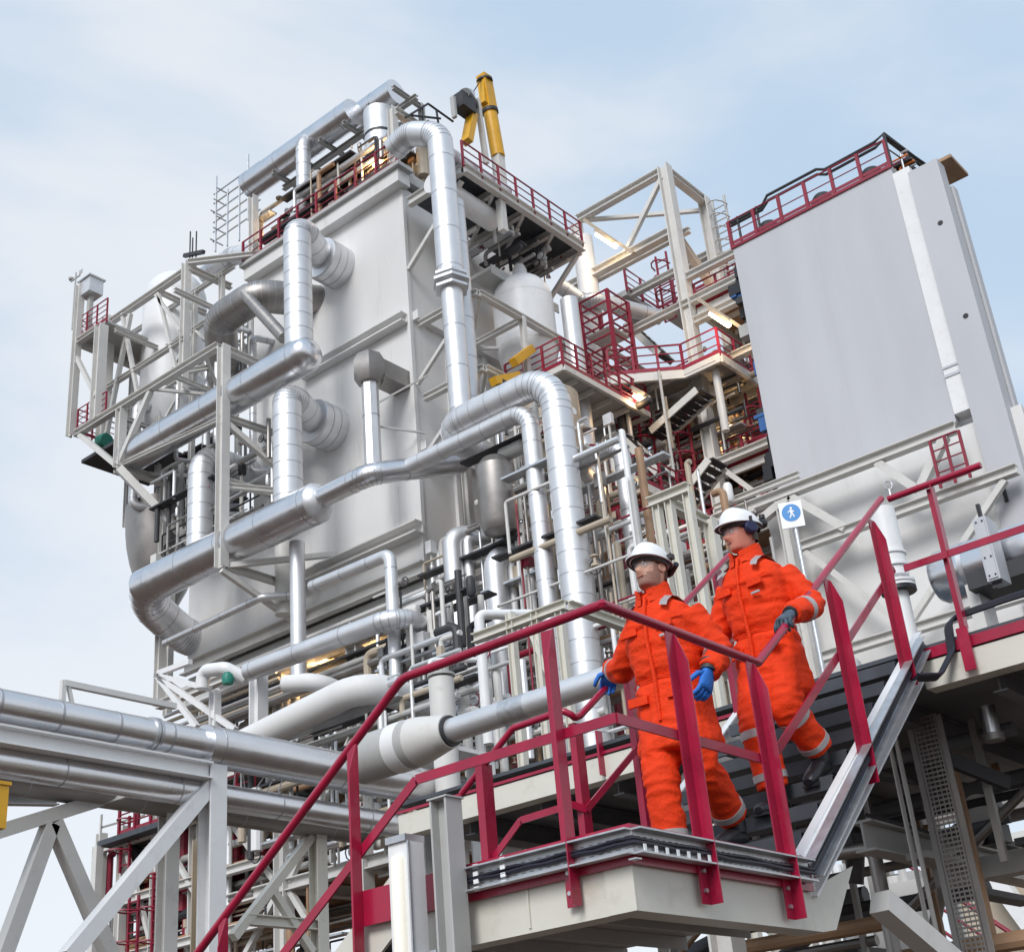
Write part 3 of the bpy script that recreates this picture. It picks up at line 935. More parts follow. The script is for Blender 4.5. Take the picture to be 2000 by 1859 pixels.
# ------------------------------------------------------------------ nozzles and insulated risers on the front wall
def stub(name, label, cx, cy, r, ln):
    """big clad nozzle on the wall, a riser elbow plugs into it"""
    c = sv(cx, cy, x=XF)
    t = thing(name, label, 'nozzle', c)
    build('collar', MB().lathe(V((XF-0.001, c.y, c.z)), [(0, 0), (r, 0), (r, ln), (r*0.95, ln+0.06), (0, ln+0.06)], n=32, axis=(-1, 0, 0)), 'alu_dull', t)
    for k in (0.35, 0.7):
        build('cladding_band', MB().tube([(XF-ln*k, c.y, c.z), (XF-ln*k-0.04, c.y, c.z)], r+0.008, n=32), 'band', t)
    return c
HX = 28.6
c1 = stub('wall_nozzle', 'fat round nozzle high on the front wall', 664, 525, 0.86, 1.05)
c2 = stub('wall_nozzle', 'fat round nozzle halfway up the front wall', 652, 840, 0.86, 1.05)
zH1 = sv(430, 790, x=HX).z
zH2 = sv(430, 1075, x=HX).z
y1 = sv(582, 560, x=HX).y
z1 = c1.z
pipe('riser_pipe', 'thick clad pipe from the high wall nozzle bending down to the upper header', [(XF-0.9, c1.y, z1), (HX+0.4, y1+0.0, z1+0.15), (HX, y1, z1), (HX, y1, zH1+0.3)], 0.52, bend=0.95, material='alu_dull', step=0.62, n=24)
y2 = sv(562, 880, x=HX).y
pipe('riser_pipe', 'thick clad pipe from the middle wall nozzle bending down to the lower header', [(XF-0.9, c2.y, c2.z), (HX+0.4, y2, c2.z+0.1), (HX, y2, c2.z), (HX, y2, zH2+0.4)], 0.52, bend=0.95, material='alu_dull', step=0.62, n=24)
y3 = sv(392, 960, x=HX+0.3).y
pipe('riser_pipe', 'clad pipe bending down into the lower header near its left end', [(XF+1.5, y3, zH2+4.6), (HX+0.3, y3, zH2+4.6), (HX+0.3, y3, zH2)], 0.48, bend=0.8, material='alu_dull', step=0.62, n=24)
yA, yB = sv(612, 690, x=HX).y, sv(250, 905, x=HX).y
t = pipe('upper_header', 'polished header pipe slanting across the front wall at mid height', [(HX, yA+0.5, zH1), (HX, yB, zH1)], 0.66, material='alu', step=2.4, n=32)
build('end_dome', MB().lathe(V((HX, yA+0.501, zH1)), [(0.66, 0), (0.64, 0.18), (0.55, 0.38), (0.38, 0.52), (0.18, 0.58), (0, 0.6)], n=32, axis=(0, -1, 0)), 'alu', t)
yA, yB = sv(620, 985, x=HX).y, sv(285, 1160, x=HX).y
t = pipe('lower_header', 'large polished header pipe across the lower front wall, elbowed at its left end', [(HX, yA, zH2), (HX, yB+0.75, zH2), (HX+2.6, yB+1.0, zH2-1.1), (HX+4.5, yB+0.6, zH2-1.3)], 0.70, bend=1.7, material='alu', step=2.2, n=32)
build('end_cap', MB().lathe(V((HX, yA-0.001, zH2)), [(0.68, 0), (0.66, 0.1), (0.52, 0.3), (0.3, 0.42), (0, 0.46)], n=32, axis=(0, -1, 0)), 'alu_dull', t)
build('jacket', MB().tube([(HX, yB+0.1, zH2), (HX, yB-0.9, zH2)], 0.705, n=32), 'alu', t)
# thin branch rising from the lower header to the right: two legs with elbows
q0 = V((HX, yA+0.2, zH2+0.1))
pa = sv(722, 926, x=28.2)
pb = sv(760, 915, x=28.0)
pc = sv(905, 903, y=26.6)
pipe('branch_pipe', 'polished branch pipe leaving the lower header and bending level past the wall corner', [q0, pa, pc, pc+V((0.5, 0.4, 0.9)), pc+V((1.6, 1.4, 1.3))], 0.37, bend=0.55, material='alu', step=2.0, n=24)
XP = 29.4
# the two tall pipes in front
e1 = sv(1062, 745, x=XP)
bt = sv(1148, 1330, x=XP)
zt1 = sv(1075, 735, x=XP).z
yv = sv(1110, 1000, x=XP).y
pipe('tall_pipe', 'tallest thick clad pipe rising in front with a swept elbow at the top', [(XP, yv, 8.0), (XP, yv, zt1), (XP, yv+4.6, zt1), (XP+5, yv+4.9, zt1-0.3)], 0.47, bend=1.1, material='alu_dull', step=0.66, n=28, bw=0.02, seg=7)
yv2 = sv(1058, 1050, x=XP).y
zt2 = sv(1030, 800, x=XP).z
pipe('tall_pipe', 'slimmer clad pipe beside the tallest pipe, turning level to the left', [(XP, yv2, 8.0), (XP, yv2, zt2), (XP, sv(768, 893, x=XP).y, zt2)], 0.285, bend=0.65, material='alu_dull', step=0.9, n=24, bw=0.018)
# stack with capped hood on the wall
t = thing('hooded_stack', 'grey clad stack with a boxy hood standing near the wall corner', 'stack', sv(738, 900, x=29.6))
ct, cbm = sv(722, 745, x=29.8), sv(735, 900, x=29.8)
build('shaft', MB().tube([(29.8, ct.y, cbm.z-0.6), (29.8, ct.y, ct.z)], 0.30, n=8), 'alu_dull', t)
build('hood', MB().lathe(V((29.8, ct.y, ct.z-0.1)), [(0, 0), (0.42, 0.0), (0.62, 0.35), (0.62, 0.8), (0.45, 1.15), (0, 1.2)], n=6), 'alu_dark', t)
build('duct', MB().box((30.1, ct.y-0.45, ct.z+0.15), (XF-0.002, ct.y+0.35, ct.z+0.85)), 'alu_dark', t)
build('tie', MB().bar((29.8, ct.y+0.3, ct.z-1.6), (XF, ct.y-1.0, ct.z-1.9), 0.06), 'steel_grey', t)
build('tie', MB().bar((29.7, ct.y-0.1, ct.z-1.1), (XF, ct.y-1.3, ct.z+0.3), 0.06), 'steel_grey', t)
build('cladding_band', MB().tube([(29.8, ct.y, ct.z-1.4), (29.8, ct.y, ct.z-1.44)], 0.31, n=8), 'band', t)

# upper left fat bent pipe
p0 = sv(548, 600, x=30.4)
p1 = sv(470, 600, x=29.6)
pipe('bent_duct', 'fat tarnished pipe curving down between the left vessel and the high riser', [V((XF+0.5, p0.y-1.0, p0.z+0.4)), V((29.4, p0.y+0.2, p0.z+0.2)), sv(430, 625, x=29.4), sv(415, 665, x=29.9)+V((0.8, 0.3, -1.0)), sv(415, 720, x=30.6)+V((0.8, 0.3, -1.8))], 0.66, bend=0.9, material='alu_dark', step=0.8, n=24)
pipe('slanted_duct', 'grey slanted pipe joining the fat bent pipe from above', [sv(478, 575, x=29.0), sv(555, 660, x=29.2)], 0.24, material='alu_dark', step=0.6)
# vertical service pipes below lower header
for i, (px, y0, y1_, xx, r, m) in enumerate(((580, 1060, 1325, 29.4, 0.27, 'alu_dull'), (560, 790, 960, 30.2, 0.12, 'steel'), (552, 1060, 1200, 30.6, 0.3, 'steel'), (500, 1310, 1440, 27.5, 0.2, 'white'))):
    p, q = sv(px, y0, x=xx), sv(px+3, y1_, x=xx)
    solo('service_pipe', MB().tube([V((xx, p.y, q.z)), V((xx, p.y, p.z))], r, n=14), m, ('grey vertical pipe dropping below the lower header', 'thin vertical pipe between the two headers', 'square-looking pale pipe behind the lower header', 'pale stub pipe near the green valve')[i], 'pipe')

# ================================================================== LEFT TOWER AND VESSEL
def vessel(name, label, c, r, z0, z1, material='white', nozzle=True, dome=0.6, n=40):
    t = thing(name, label, 'vessel', (c[0], c[1], z0))
    hd = r*dome
    prof = [(0, z0-hd), (r*0.5, z0-hd*0.87), (r*0.87, z0-hd*0.5), (r, z0), (r, z1)]
    for k in range(1, 9):
        a = k*math.pi/16
        prof.append((r*math.cos(a), z1+hd*math.sin(a)))
    build('shell', MB().lathe(V((c[0], c[1], 0)), prof, n=n), material, t)
    for z in (z0+0.1, z1-0.05):
        build('weld_band', MB().tube([(c[0], c[1], z), (c[0], c[1], z+0.05)], r+0.006, n=n), material, t)
    if nozzle:
        build('nozzle', MB().lathe(V((c[0], c[1], z1+hd*0.85)), [(0, 0), (r*0.26, 0), (r*0.24, r*0.45), (r*0.17, r*0.62), (0, r*0.66)], n=18), material, t)
    return t


c = sv(328, 600, x=31.0)
zt_ = sv(325, 505, x=31.0).z
zb_ = sv(330, 770, x=31.0).z
vessel('white_vessel', 'white domed upright vessel caged by the left steel tower', (31.6, c.y+0.3), 1.4, zb_-0.4, zt_-2.1, nozzle=False, dome=1.05)
# tapered clad skirt below it
t = thing('clad_hopper', 'brown reflecting clad hopper curving in below the white vessel', 'hopper', (31.0, c.y-0.4, 21))
pr = []
for k in range(9):
    a = k/8
    pr.append((0.35+1.25*math.sin(math.pi/2*(1-(1-a)**1.5))**1.2, 22.2+4.9*a))
build('shell', MB().lathe(V((31.6, sv(330, 960, x=31.6).y+0.2, 0)), [(0, 22.1)]+pr+[(0, 27.2)], n=36), 'alu_dark', t)

XT = 28.0
def T(px, py, x=XT):
    return sv(px, py, x=x)
def vt(px, py, z, x=XT):
    """point above/below a sighted one"""
    p = sv(px, py, x=x)
    return V((p.x, p.y, z))
a0 = T(148, 852); a1 = T(426, 672)
zc = (a0.z+a1.z)/2
col_r = T(435, 880)
mem = [('beam', (XT, a0.y, zc), (XT, a1.y, zc), 0.28),
       ('column', (XT, col_r.y, 20.8), (XT, col_r.y, zc-0.15), 0.36),
       ('column', (XT, 41.35, 27.2), (XT, 41.35, zc-0.15), 0.34),
       ('brace', (XT, 41.35, 27.3), (XT, T(294, 767).y, zc-0.15), 0.34),
       ('brace', (XT, a0.y-0.3, zc-0.15), (XT, 41.5, 27.35), 0.34),
       ('beam', (XT, 41.35, 27.2), (31.3, 41.0, 27.0), 0.3),
       ('brace', (XT, 41.3, 27.1), (30.4, 39.3, 23.5), 0.5),
       ('beam', (XT+0.15, a1.y, zc), (XF, a1.y, zc), 0.28),
       ('brace', (XT, col_r.y, 26.6), (XF, 34.2, 24.4), 0.35),
       ('beam', (XT+0.2, col_r.y, 26.8), (XF, col_r.y-0.3, 26.8), 0.22),
       ('beam', (XT+0.2, col_r.y, 24.2), (XF, col_r.y-0.3, 24.2), 0.22),
       ('beam', (XT+0.2, col_r.y, 24.0), (XF, 33.3, 24.0), 0.2),
       ('beam', (XT+0.2, col_r.y, 20.9), (XF, col_r.y, 20.9), 0.25),
       ('brace', (XT+0.2, col_r.y, 20.9), (XF, sv(655, 1102, x=XF).y, 21.5), 0.3),
       ('brace', (XT, col_r.y, 20.7), (XF, 34.8, 19.4), 0.3),
       ('column', (30.2, T(318, 1100, 30.2).y, 17.9), (30.2, T(318, 1100, 30.2).y, 27.0), 0.3),
       ('column', (31.2, T(335, 1100, 31.2).y, 17.9), (31.2, T(335, 1100, 31.2).y, 27.0), 0.26),
       ('beam', (30.2, T(318, 1100, 30.2).y, 17.9), (30.2, 36.0, 17.9), 0.3)]
frame('front_bracket_frame', 'beige steel bracing standing off the front wall round the two headers', mem)
XU = 29.2
tp = T(364, 523, XU)
lw = T(212, 637, XU)
zz = (tp.z+lw.z)/2
mem = [('column', (XU, tp.y, zc+0.15), (XU, tp.y, zz+0.4), 0.3),
       ('beam', (XU, lw.y, zz), (XU, tp.y+0.16, zz), 0.26),
       ('beam', (XU, tp.y-0.1, zz+0.35), (XF, tp.y-2.6, zz+0.6), 0.24),
       ('beam', (XU, tp.y-0.1, zz+0.1), (XF, tp.y-0.2, zz+0.1), 0.24),
       ('column', (XU, lw.y, zc), (XU, lw.y, zz+0.3), 0.42),
       ('column', (28.0, 44.9, 30.05), (28.0, 44.9, 37.6), 0.3),
       ('column', (28.0, 43.1, 30.05), (28.0, 43.1, 34.6), 0.42),
       ('brace', (XU, lw.y-1.0, zz), (XU, (lw.y+tp.y)/2, zc+0.2), 0.25),
       ('brace', (XU, tp.y+0.2, zc+0.4), (XU, tp.y+1.9, zz-0.1), 0.22),
       ('brace', (XU, tp.y+2.1, zz-0.1), (XU, tp.y+0.3, zz-2.8), 0.22),
       ('brace', (XU, lw.y-0.3, zc+0.3), (XU, lw.y-1.6, zz-0.3), 0.28),
       ('beam', (XU, lw.y, zc+2.6), (XU, tp.y, zc+2.6), 0.2),
       ('beam', (XU+0.1, tp.y+2.0, zz), (XF+0.4, tp.y+2.0, zz), 0.2),
       ('beam', (28.0, 44.9, 34.6), (31.5, 44.9, 34.6), 0.25),
       ('beam', (28.0, 44.75, 34.6), (28.0, 43.3, 34.6), 0.25),
       ('brace', (28.0, 44.8, 33.8), (28.0, 43.2, 31.2), 0.28),
       ('beam', (XU, tp.y, zc+1.0), (XF, tp.y-1.2, zc+1.9), 0.2)]
frame('left_tower', 'beige open steel tower round the white vessel at far left', mem)
solo('tower_floor', MB().box((28.1, 42.9, 34.75), (31.4, 45.1, 34.85)), 'steel_grey', 'small grated floor high on the far left tower', 'floor')
railing('tower_railing', 'red railing on the high floor of the far left tower', [(28.1, 42.9, 34.86), (28.1, 45.1, 34.86), (31.4, 45.1, 34.86)], gap=0.7, mids=3)
railing('tower_railing', 'red railing at the left tip of the long bracket beam', [(28.1, 42.6, zc+0.16), (28.1, 44.6, zc+0.16), (31, 44.6, zc+0.16)], gap=0.7, mids=3)
solo('tower_floor', MB().box((28.2, 41.2, 28.6), (31.5, 44.3, 28.75)), 'dark', 'dark floor plate at the bottom of the far left tower', 'floor')
t = thing('tower_box', 'grey cabinet on top of the far left tower', 'cabinet', sv(178, 600, x=28.3))
p = sv(178, 565, x=28.3)
build('body', MB().cbox(p, (0.7, 0.8, 0.75)), 'alu_dull', t)
build('lid', MB().cbox(p+V((0, 0, 0.41)), (0.85, 0.95, 0.06)), 'alu_dull', t)
build('leg', MB().box((28.2, p.y-0.1, 34.86), (28.4, p.y+0.1, p.z-0.376)), 'steel_grey', t)
t = thing('weather_mast', 'thin weather mast with a cup vane at the far left tip', 'mast', sv(152, 600, x=28))
p = sv(148, 540, x=28.0)
q = sv(152, 600, x=28.0)
build('pole', MB().tube([V((28, p.y, q.z-1)), V((28, p.y, p.z+0.2))], 0.04, n=8), 'steel_grey', t)
build('arm', MB().bar((28, p.y+0.35, p.z-0.1), (28, p.y-0.35, p.z-0.1), 0.05), 'steel_grey', t)
build('cup', MB().lathe(V((28, p.y+0.35, p.z-0.05)), [(0, 0), (0.1, 0.03), (0.13, 0.12), (0, 0.12)], n=10), 'steel_grey', t)
build('vane', MB().box((27.99, p.y-0.5, p.z-0.05), (28.01, p.y-0.25, p.z+0.15)), 'steel_grey', t)
t = thing('green_valve', 'small green valve body under the left bracket beam', 'valve', sv(200, 862, x=29))
build('body', MB().lathe(sv(203, 862, x=29.2), [(0, -0.25), (0.3, -0.25), (0.34, 0), (0.3, 0.25), (0.12, 0.3), (0.12, 0.5), (0, 0.5)], n=16, axis=(0, 1, 0.2)), 'green', t)
build('stem', MB().bar(sv(203, 862, x=29.2), sv(185, 880, x=29.2), 0.1), 'green', t)
t = thing('green_valve', 'small green valve ball on the pale pipes low at left', 'valve', sv(445, 1326, x=27))
build('ball', MB().lathe(sv(445, 1326, x=26.5), [(0, -0.2), (0.16, -0.16), (0.2, 0), (0.16, 0.16), (0, 0.2)], n=14), 'green', t)
build('flange', MB().lathe(sv(445, 1326, x=26.5)+V((0, 0, 0.15)), [(0, 0), (0.12, 0), (0.12, 0.06), (0, 0.06)], n=14), 'green', t)
clutter('tower_pipework', 'tangle of small pipes and brackets between the white vessel and the wall', 30.2, 33, 37.6, 42.5, 24.0, 29.5, 60, 21, mats=('alu_dull', 'steel', 'alu_dark', 'dark', 'steel_grey'), rmax=0.24)
clutter('tower_pipework', 'tangle of small pipes beside the vessel above the bracket beam', 30.4, 32.6, 37.6, 39.9, zc+0.3, 34.8, 36, 22, mats=('alu_dull', 'steel', 'alu_dark', 'dark', 'steel_grey'), rmax=0.2)
pipe('shoulder_pipe', 'pale pipe bending over from the roof toward the left vessel', [sv(500, 495, x=32.0), sv(455, 500, x=32.0), sv(400, 540, x=32.0)], 0.42, bend=1.0, material='alu_dull', step=0.9)

# extra lacing and small lines round the left vessel
mem = []
XV = 30.6
for z in (zc+0.3, zc+2.2, zc+4.2, zz+0.2):
    mem.append(('beam', (XV, 37.6, z), (XV, 44.6, z), 0.18))
for yy in (38.4, 40.2, 42.4, 44.5):
    mem.append(('column', (XV, yy, 26.5), (XV, yy, zz+0.2), 0.2))
for yy, y2_ in ((38.5, 40.1), (42.3, 40.3), (42.5, 44.4)):
    for z in (zc+0.4, zc+2.3):
        mem.append(('brace', (XV, yy, z), (XV, y2_, z+1.8), 0.18))
for yy in (38.4, 42.4):
    for z in (zc+0.2, zc+4.2):
        mem.append(('beam', (28.2, yy, z), (XV-0.1, yy, z), 0.18))
mem += [('brace', (28.1, 36.2, zc), (30.5, 38.3, zc+0.2), 0.2), ('brace', (28.1, 39.5, zc), (30.5, 38.5, zc+0.2), 0.2), ('brace', (28.2, 42.0, 27.3), (31, 40.0, 27.2), 0.24), ('beam', (28.1, 41.2, 27.3), (28.1, 35.1, 26.8), 0.16)]
frame('vessel_lacing', 'thin beige lacing bars close round the left white vessel', mem)
for i, (yy, xx, r) in enumerate(((37.9, 30.0, 0.12), (38.9, 30.3, 0.16), (36.4, 30.6, 0.14), (42.9, 29.8, 0.2), (39.6, 29.4, 0.09))):
    pipe('drop_line', ('thin clad line', 'middle clad line', 'short clad line', 'left clad line', 'hair thin clad line')[i]+' dropping between vessel and headers', [(XF, yy-0.3, zc+3.2-0.6*i), (xx, yy, zc+3.2-0.6*i), (xx, yy, 24.5+0.7*i), (XF, yy-1, 24.5+0.7*i)], r, material='alu_dull', step=0.8, n=12)
clutter('header_brackets', 'small dark brackets and gauges between the two headers', 28.9, 30.6, 33.5, 40.5, 23.2, 27.0, 60, 23, mats=('dark', 'steel_grey', 'alu_dark', 'steel', 'alu_dull', 'black'), rmax=0.1)

# ================================================================== ROOF OF THE MAIN MODULE
ZK = ZR+0.73
railing('roof_railing', 'red railing along the front roof edge of the process module', [(XF-0.5, YF-0.3, ZK), (XF-0.5, 37.4, ZK)], gap=1.15, mids=2, r=0.035, post=0.09, h=1.15)
pr_a, pr_b = sv(486, 362, x=32.6), sv(692, 222, x=32.6)
zp = (pr_a.z+pr_b.z)/2
t = pipe('roof_header', 'silver header pipe running above the roof edge of the process module', [(32.6, pr_a.y, zp), (32.6, pr_b.y, zp)], 0.62, material='alu', step=2.0, n=28)
t = pipe('roof_header', 'shorter silver pipe stepped up behind the roof header at the corner', [(33.6, sv(690, 222, x=33.6).y, sv(760, 190, x=33.6).z), (33.6, sv(775, 190, x=33.6).y, sv(760, 190, x=33.6).z)], 0.60, material='alu', step=1.2, n=28)
p = sv(592, 300, x=32.0)
pipe('roof_drop_pipe', 'clad pipe dropping from the roof header and sweeping down behind the railing', [V((32.3, p.y, zp-0.1)), V((32.0, p.y, zp-0.6)), V((32.0, p.y, ZK+1.9)), V((32.0, p.y+2.6, ZK+0.6))], 0.32, bend=1.3, material='alu_dull', step=0.7, n=20)
p = sv(742, 260, x=32.6)
t = thing('roof_drum', 'pale upright drum on the roof corner under the stepped pipe', 'drum', V((32.6, p.y, ZK)))
zt_, zb_ = sv(740, 222, x=32.6).z, sv(745, 300, x=32.6).z
build('shell', MB().lathe(V((32.6, p.y, zb_)), [(0, -0.3), (0.4, -0.28), (0.66, -0.1), (0.66, zt_-zb_), (0, zt_-zb_)], n=28), 'alu_dull', t)
build('strap', MB().tube([(32.6, p.y, zb_+0.75), (32.6, p.y, zb_+0.87)], 0.675, n=28), 'dark', t)
build('skirt', MB().lathe(V((32.6, p.y, ZK-0.04)), [(0, 0), (0.3, 0), (0.3, zb_-ZK), (0, zb_-ZK)], n=16), 'steel_grey', t)
mem = []
for px, tpy in ((497, 385), (778, 205)):
    p = sv(px, 400, x=XF-0.2)
    zt_ = sv(px, tpy, x=XF-0.2).z
    mem.append(('column', (XF-0.25, p.y, ZK), (XF-0.25, p.y, zt_), 0.3))
yy0 = sv(778, 300, x=XF-0.2).y
for i in range(6):
    yy = YF+0.9+1.5*i
    mem.append(('column', (33.9, yy, ZK-0.04), (33.9, yy, zp-0.5), 0.22, 'steel_grey'))
    mem.append(('beam', (32.2, yy, zp-0.62), (34.0, yy, zp-0.62), 0.18, 'steel_grey'))
mem += [('beam', (33.2, YF+0.5, zp-0.75), (33.2, 37.4, zp-0.75), 0.22, 'steel_grey'), ('beam', (33.9, YF+0.5, zp-1.7), (33.9, 37.4, zp-1.7), 0.2, 'steel_grey'),
        ('beam', (XF-0.25, yy0, sv(778, 215, x=XF-0.2).z), (34, yy0, sv(778, 215, x=XF-0.2).z), 0.3)]
frame('roof_frame', 'grey steel frame holding the pipes on the module roof', mem)
clutter('roof_machinery', 'dark crowded machinery and warm boxes on the module roof', 31.3, 34.0, YF+0.3, 37.2, ZK+0.0, ZK+2.9, 230, 31, mats=('dark', 'alu_dark', 'rust', 'steel_grey', 'alu_dull', 'tan', 'black', 'alu_dark'), rmax=0.26)
t = thing('roof_lamp', 'warm lit work lamp behind the roof railing', 'lamp', sv(735, 330, x=32.2))
p = sv(738, 318, x=32.0)
build('lens', MB().cbox(p, (0.08, 0.5, 0.14)), 'glow', t)
build('hood', MB().cbox(p+V((0.02, 0, 0.11)), (0.2, 0.6, 0.05)), 'dark', t)
build('stalk', MB().bar(p+V((0.05, 0, -0.08)), V((p.x+0.05, p.y, ZK)), 0.05), 'dark', t)
lamp_light('roof_lamp_and_fill', p+V((-0.3, 0.1, -0.2)), 60)
lamp_light('roof_lamp_and_fill', sv(545, 470, x=32.2), 60)  # second warm light added over the roof, without a fixture
# scaffold at the left end of the roof
t = thing('roof_scaffold', 'thin tube scaffold at the left end of the roof pipe', 'scaffold', sv(420, 480, x=33))
for px, y0_, y1_ in ((423, 345, 490), (485, 302, 430), (445, 370, 480), (468, 350, 470)):
    p, q = sv(px, y0_, x=33.0), sv(px, y1_, x=33.0)
    build('standard', MB().tube([V((33, p.y, q.z)), V((33, p.y, p.z))], 0.05, n=6), 'galv', t)
p, q = sv(420, 400, x=33.0), sv(500, 345, x=33.0)
for k in range(6):
    z = p.z-2.1+0.55*k
    build('ledger', MB().tube([(33, p.y+0.1, z), (33, q.y-0.3, z)], 0.04, n=6), 'galv' if k % 2 else 'steel_grey', t)
    build('transom', MB().tube([(32.75, p.y-0.2*(k % 3), z), (33.5, p.y-0.2*(k % 3), z)], 0.04, n=6), 'galv', t)
for px in (371, 376, 383):
    p = sv(px, 490, x=31)
    solo('lightning_rod', MB().tube([p-V((0, 0, 1.2)), p+V((0, 0, 0.35*(1+(px % 3))))], 0.035, n=6), 'dark', {371: 'left thin dark rod', 376: 'middle thin dark rod', 383: 'right thin dark rod'}[px]+' standing above the left tower joint', 'rod')
solo('rod_bracket', MB().bar(sv(360, 500, x=31.0), sv(398, 492, x=31.0), 0.16), 'dark', 'dark crossbar below the thin rods over the left tower', 'bracket')

# ================================================================== RIGHT SIDE OF THE MAIN MODULE
ZP = 34.5
YP = 25.3
t = thing('roof_platform', 'overhanging grated platform at the top right of the module', 'platform', (33, YP, ZP-0.5))
build('edge_beam', MB().ibeam((31.2, YP, ZP-0.2), (38.4, YP, ZP-0.2), 0.25, 0.38), 'steel', t)
build('edge_beam', MB().ibeam((31.2, YP+0.13, ZP-0.2), (31.2, YF-0.5, ZP-0.2), 0.25, 0.38), 'steel', t)
build('edge_beam', MB().ibeam((38.4, YP+0.13, ZP-0.2), (38.4, YF+1, ZP-0.2), 0.25, 0.38), 'steel', t)
build('deck_plate', MB().box((31.2, YP+0.14, ZP-0.02), (38.5, YF-0.46, ZP+0.03)), 'grate', t)
for xx in (33.0, 34.8, 36.6):
    build('joist', MB().ibeam((xx, YP+0.13, ZP-0.25), (xx, YF-0.02, ZP-0.25), 0.18, 0.28), 'steel', t)
for a, b_ in (((33.0, YP+0.2, ZP-0.4), (34.8, YF-0.3, ZP-0.4)), ((34.8, YP+0.2, ZP-0.4), (36.6, YF-0.3, ZP-0.4)), ((36.6, YP+0.2, ZP-0.4), (38.3, YF-0.3, ZP-0.4))):
    build('brace', MB().bar(a, b_, 0.12), 'steel', t)
build('brace', MB().bar((31.4, 25.6, ZP-0.5), (31.45, YF-0.06, ZP-2.9), 0.16), 'steel', t)
build('brace', MB().bar((38.3, 25.6, ZP-0.5), (38.3, YF-0.1, ZP-2.9), 0.16), 'steel', t)
build('apron', MB().box((33.9, 26.6, ZP-2.7), (38.0, 27.6, ZP-2.55)), 'steel_grey', t)
build('apron_web', MB().box((33.9, 26.55, ZP-2.9), (38.0, 26.6, ZP-2.5)), 'steel_grey', t)
railing('platform_railing', 'red railing along the overhanging top right platform', [(31.2, YP, ZP), (38.4, YP, ZP), (38.4, YF, ZP)], gap=1.1, r=0.035, post=0.08, mids=2)
clutter('platform_soffit_pipes', 'dark pipes and trays slung under the overhanging platform', 33.5, 38.2, 25.8, 28.2, ZP-1.5, ZP-0.5, 40, 41, mats=('dark', 'steel_grey', 'alu_dark', 'dark', 'steel'), rmax=0.14)
p = sv(900, 365, y=25.2)
solo('slung_pipe', MB().tube([(p.x-0.4, 26.2, ZP-0.75), (p.x+3.0, 26.2, ZP-0.75)], 0.42, n=20), 'white', 'smooth pale pipe slung under the near end of the platform', 'pipe')
solo('hanger_bracket', MB().box((33.3, 25.35, ZP-1.8), (33.6, 25.6, ZP-0.4)), 'steel', 'short pale hanger plate under the platform edge', 'bracket')
pipe('platform_pipe', 'grey pipe lying along the platform behind the tall downpipe', [(30.9, 25.9, ZP+0.5), (34.2, 25.9, ZP+0.5)], 0.45, material='alu_dull', step=1.0)
# tall downpipe
YD = 25.5
p = sv(880, 540, y=YD)
xd = p.x
zt_ = sv(852, 262, y=YD).z
zm = sv(882, 552, y=YD).z
zb_ = sv(905, 840, y=YD).z
pipe('downpipe', 'white clad downpipe looping off the roof corner and falling past the wall', [sv(770, 292, y=YD+2.2), sv(800, 262, y=YD+1.3), (xd, YD, zt_+0.1), (xd, YD, zm)], 0.47, bend=0.85, material='alu_dull', step=1.6, n=24)
t = pipe('lower_downpipe', 'slimmer lower leg of the downpipe below its wide collar', [(xd, YD, zm), (xd, YD, zb_-0.2)], 0.38, material='alu_dull', step=1.6, n=24)
for k in range(3):
    build('collar_plate', MB().lathe(V((xd, YD, zm-0.35+0.26*k)), [(0, 0), (0.62+0.08*(k == 1), 0), (0.62+0.08*(k == 1), 0.1), (0, 0.1)], n=6), 'alu_dull', t)
pipe('twin_downpipe', 'second pale pipe close behind the downpipe', [(xd+0.95, YD+0.4, ZP-1.5), (xd+0.95, YD+0.4, zb_+1.0)], 0.4, material='alu_dull', step=1.6, n=20)
# crane on the roof
t = thing('pedestal_crane', 'yellow folded crane boom with dark winch on the module roof', 'crane', sv(935, 300, y=27.5))
YC = 27.5
def K(px, py):
    return sv(px, py, y=YC)
pc0, pc1 = K(972, 302), K(945, 150)
d = (pc1-pc0)
build('boom', MB().tube([pc0-d*0.03, pc0+d*0.58], 0.3, n=16), 'yellow', t)
build('boom_upper', MB().bar(pc0+d*0.52, pc1, 0.52, 0.46, up=V((0, 1, 0))), 'yellow', t)
build('boom_edge', MB().bar(pc0+d*0.62+V((-0.35, 0, -0.1)), pc1+V((-0.12, 0, -0.3)), 0.2, 0.3, up=V((0, 1, 0))), 'yellow', t)
build('clamp_band', MB().tube([pc0+d*0.52, pc0+d*0.56], 0.36, n=16), 'dark', t)
build('clamp_band', MB().tube([pc0+d*0.93, pc0+d*0.95], 0.36, n=12), 'dark', t)
build('strut', MB().bar(K(912, 278), K(922, 225), 0.42, 0.3), 'yellow', t)
build('mast', MB().bar(K(950, 320), K(932, 195), 0.18, 0.2), 'steel', t)
build('winch', MB().cbox(K(906, 205), (0.8, 0.6, 0.75)), 'dark', t)
build('winch_drum', MB().lathe(K(914, 195), [(0, -0.4), (0.3, -0.4), (0.3, 0.4), (0, 0.4)], n=14, axis=(1, 0.3, 0)), 'black', t)
build('cab_frame', MB().bar(K(884, 190), K(888, 230), 0.14, 0.2), 'steel_grey', t)
build('hook_block', MB().cbox(K(918, 187), (0.3, 0.3, 0.4)), 'galv', t)
build('foot', MB().box((K(972, 302).x-0.2, YC-0.2, ZR+0.69), (K(972, 302).x+0.2, YC+0.2, pc0.z+0.1)), 'steel', t)
build('hoist_rope', MB().tube([pc1+V((-0.2, 0, -0.3)), K(918, 190)], 0.025, n=5), 'black', t)
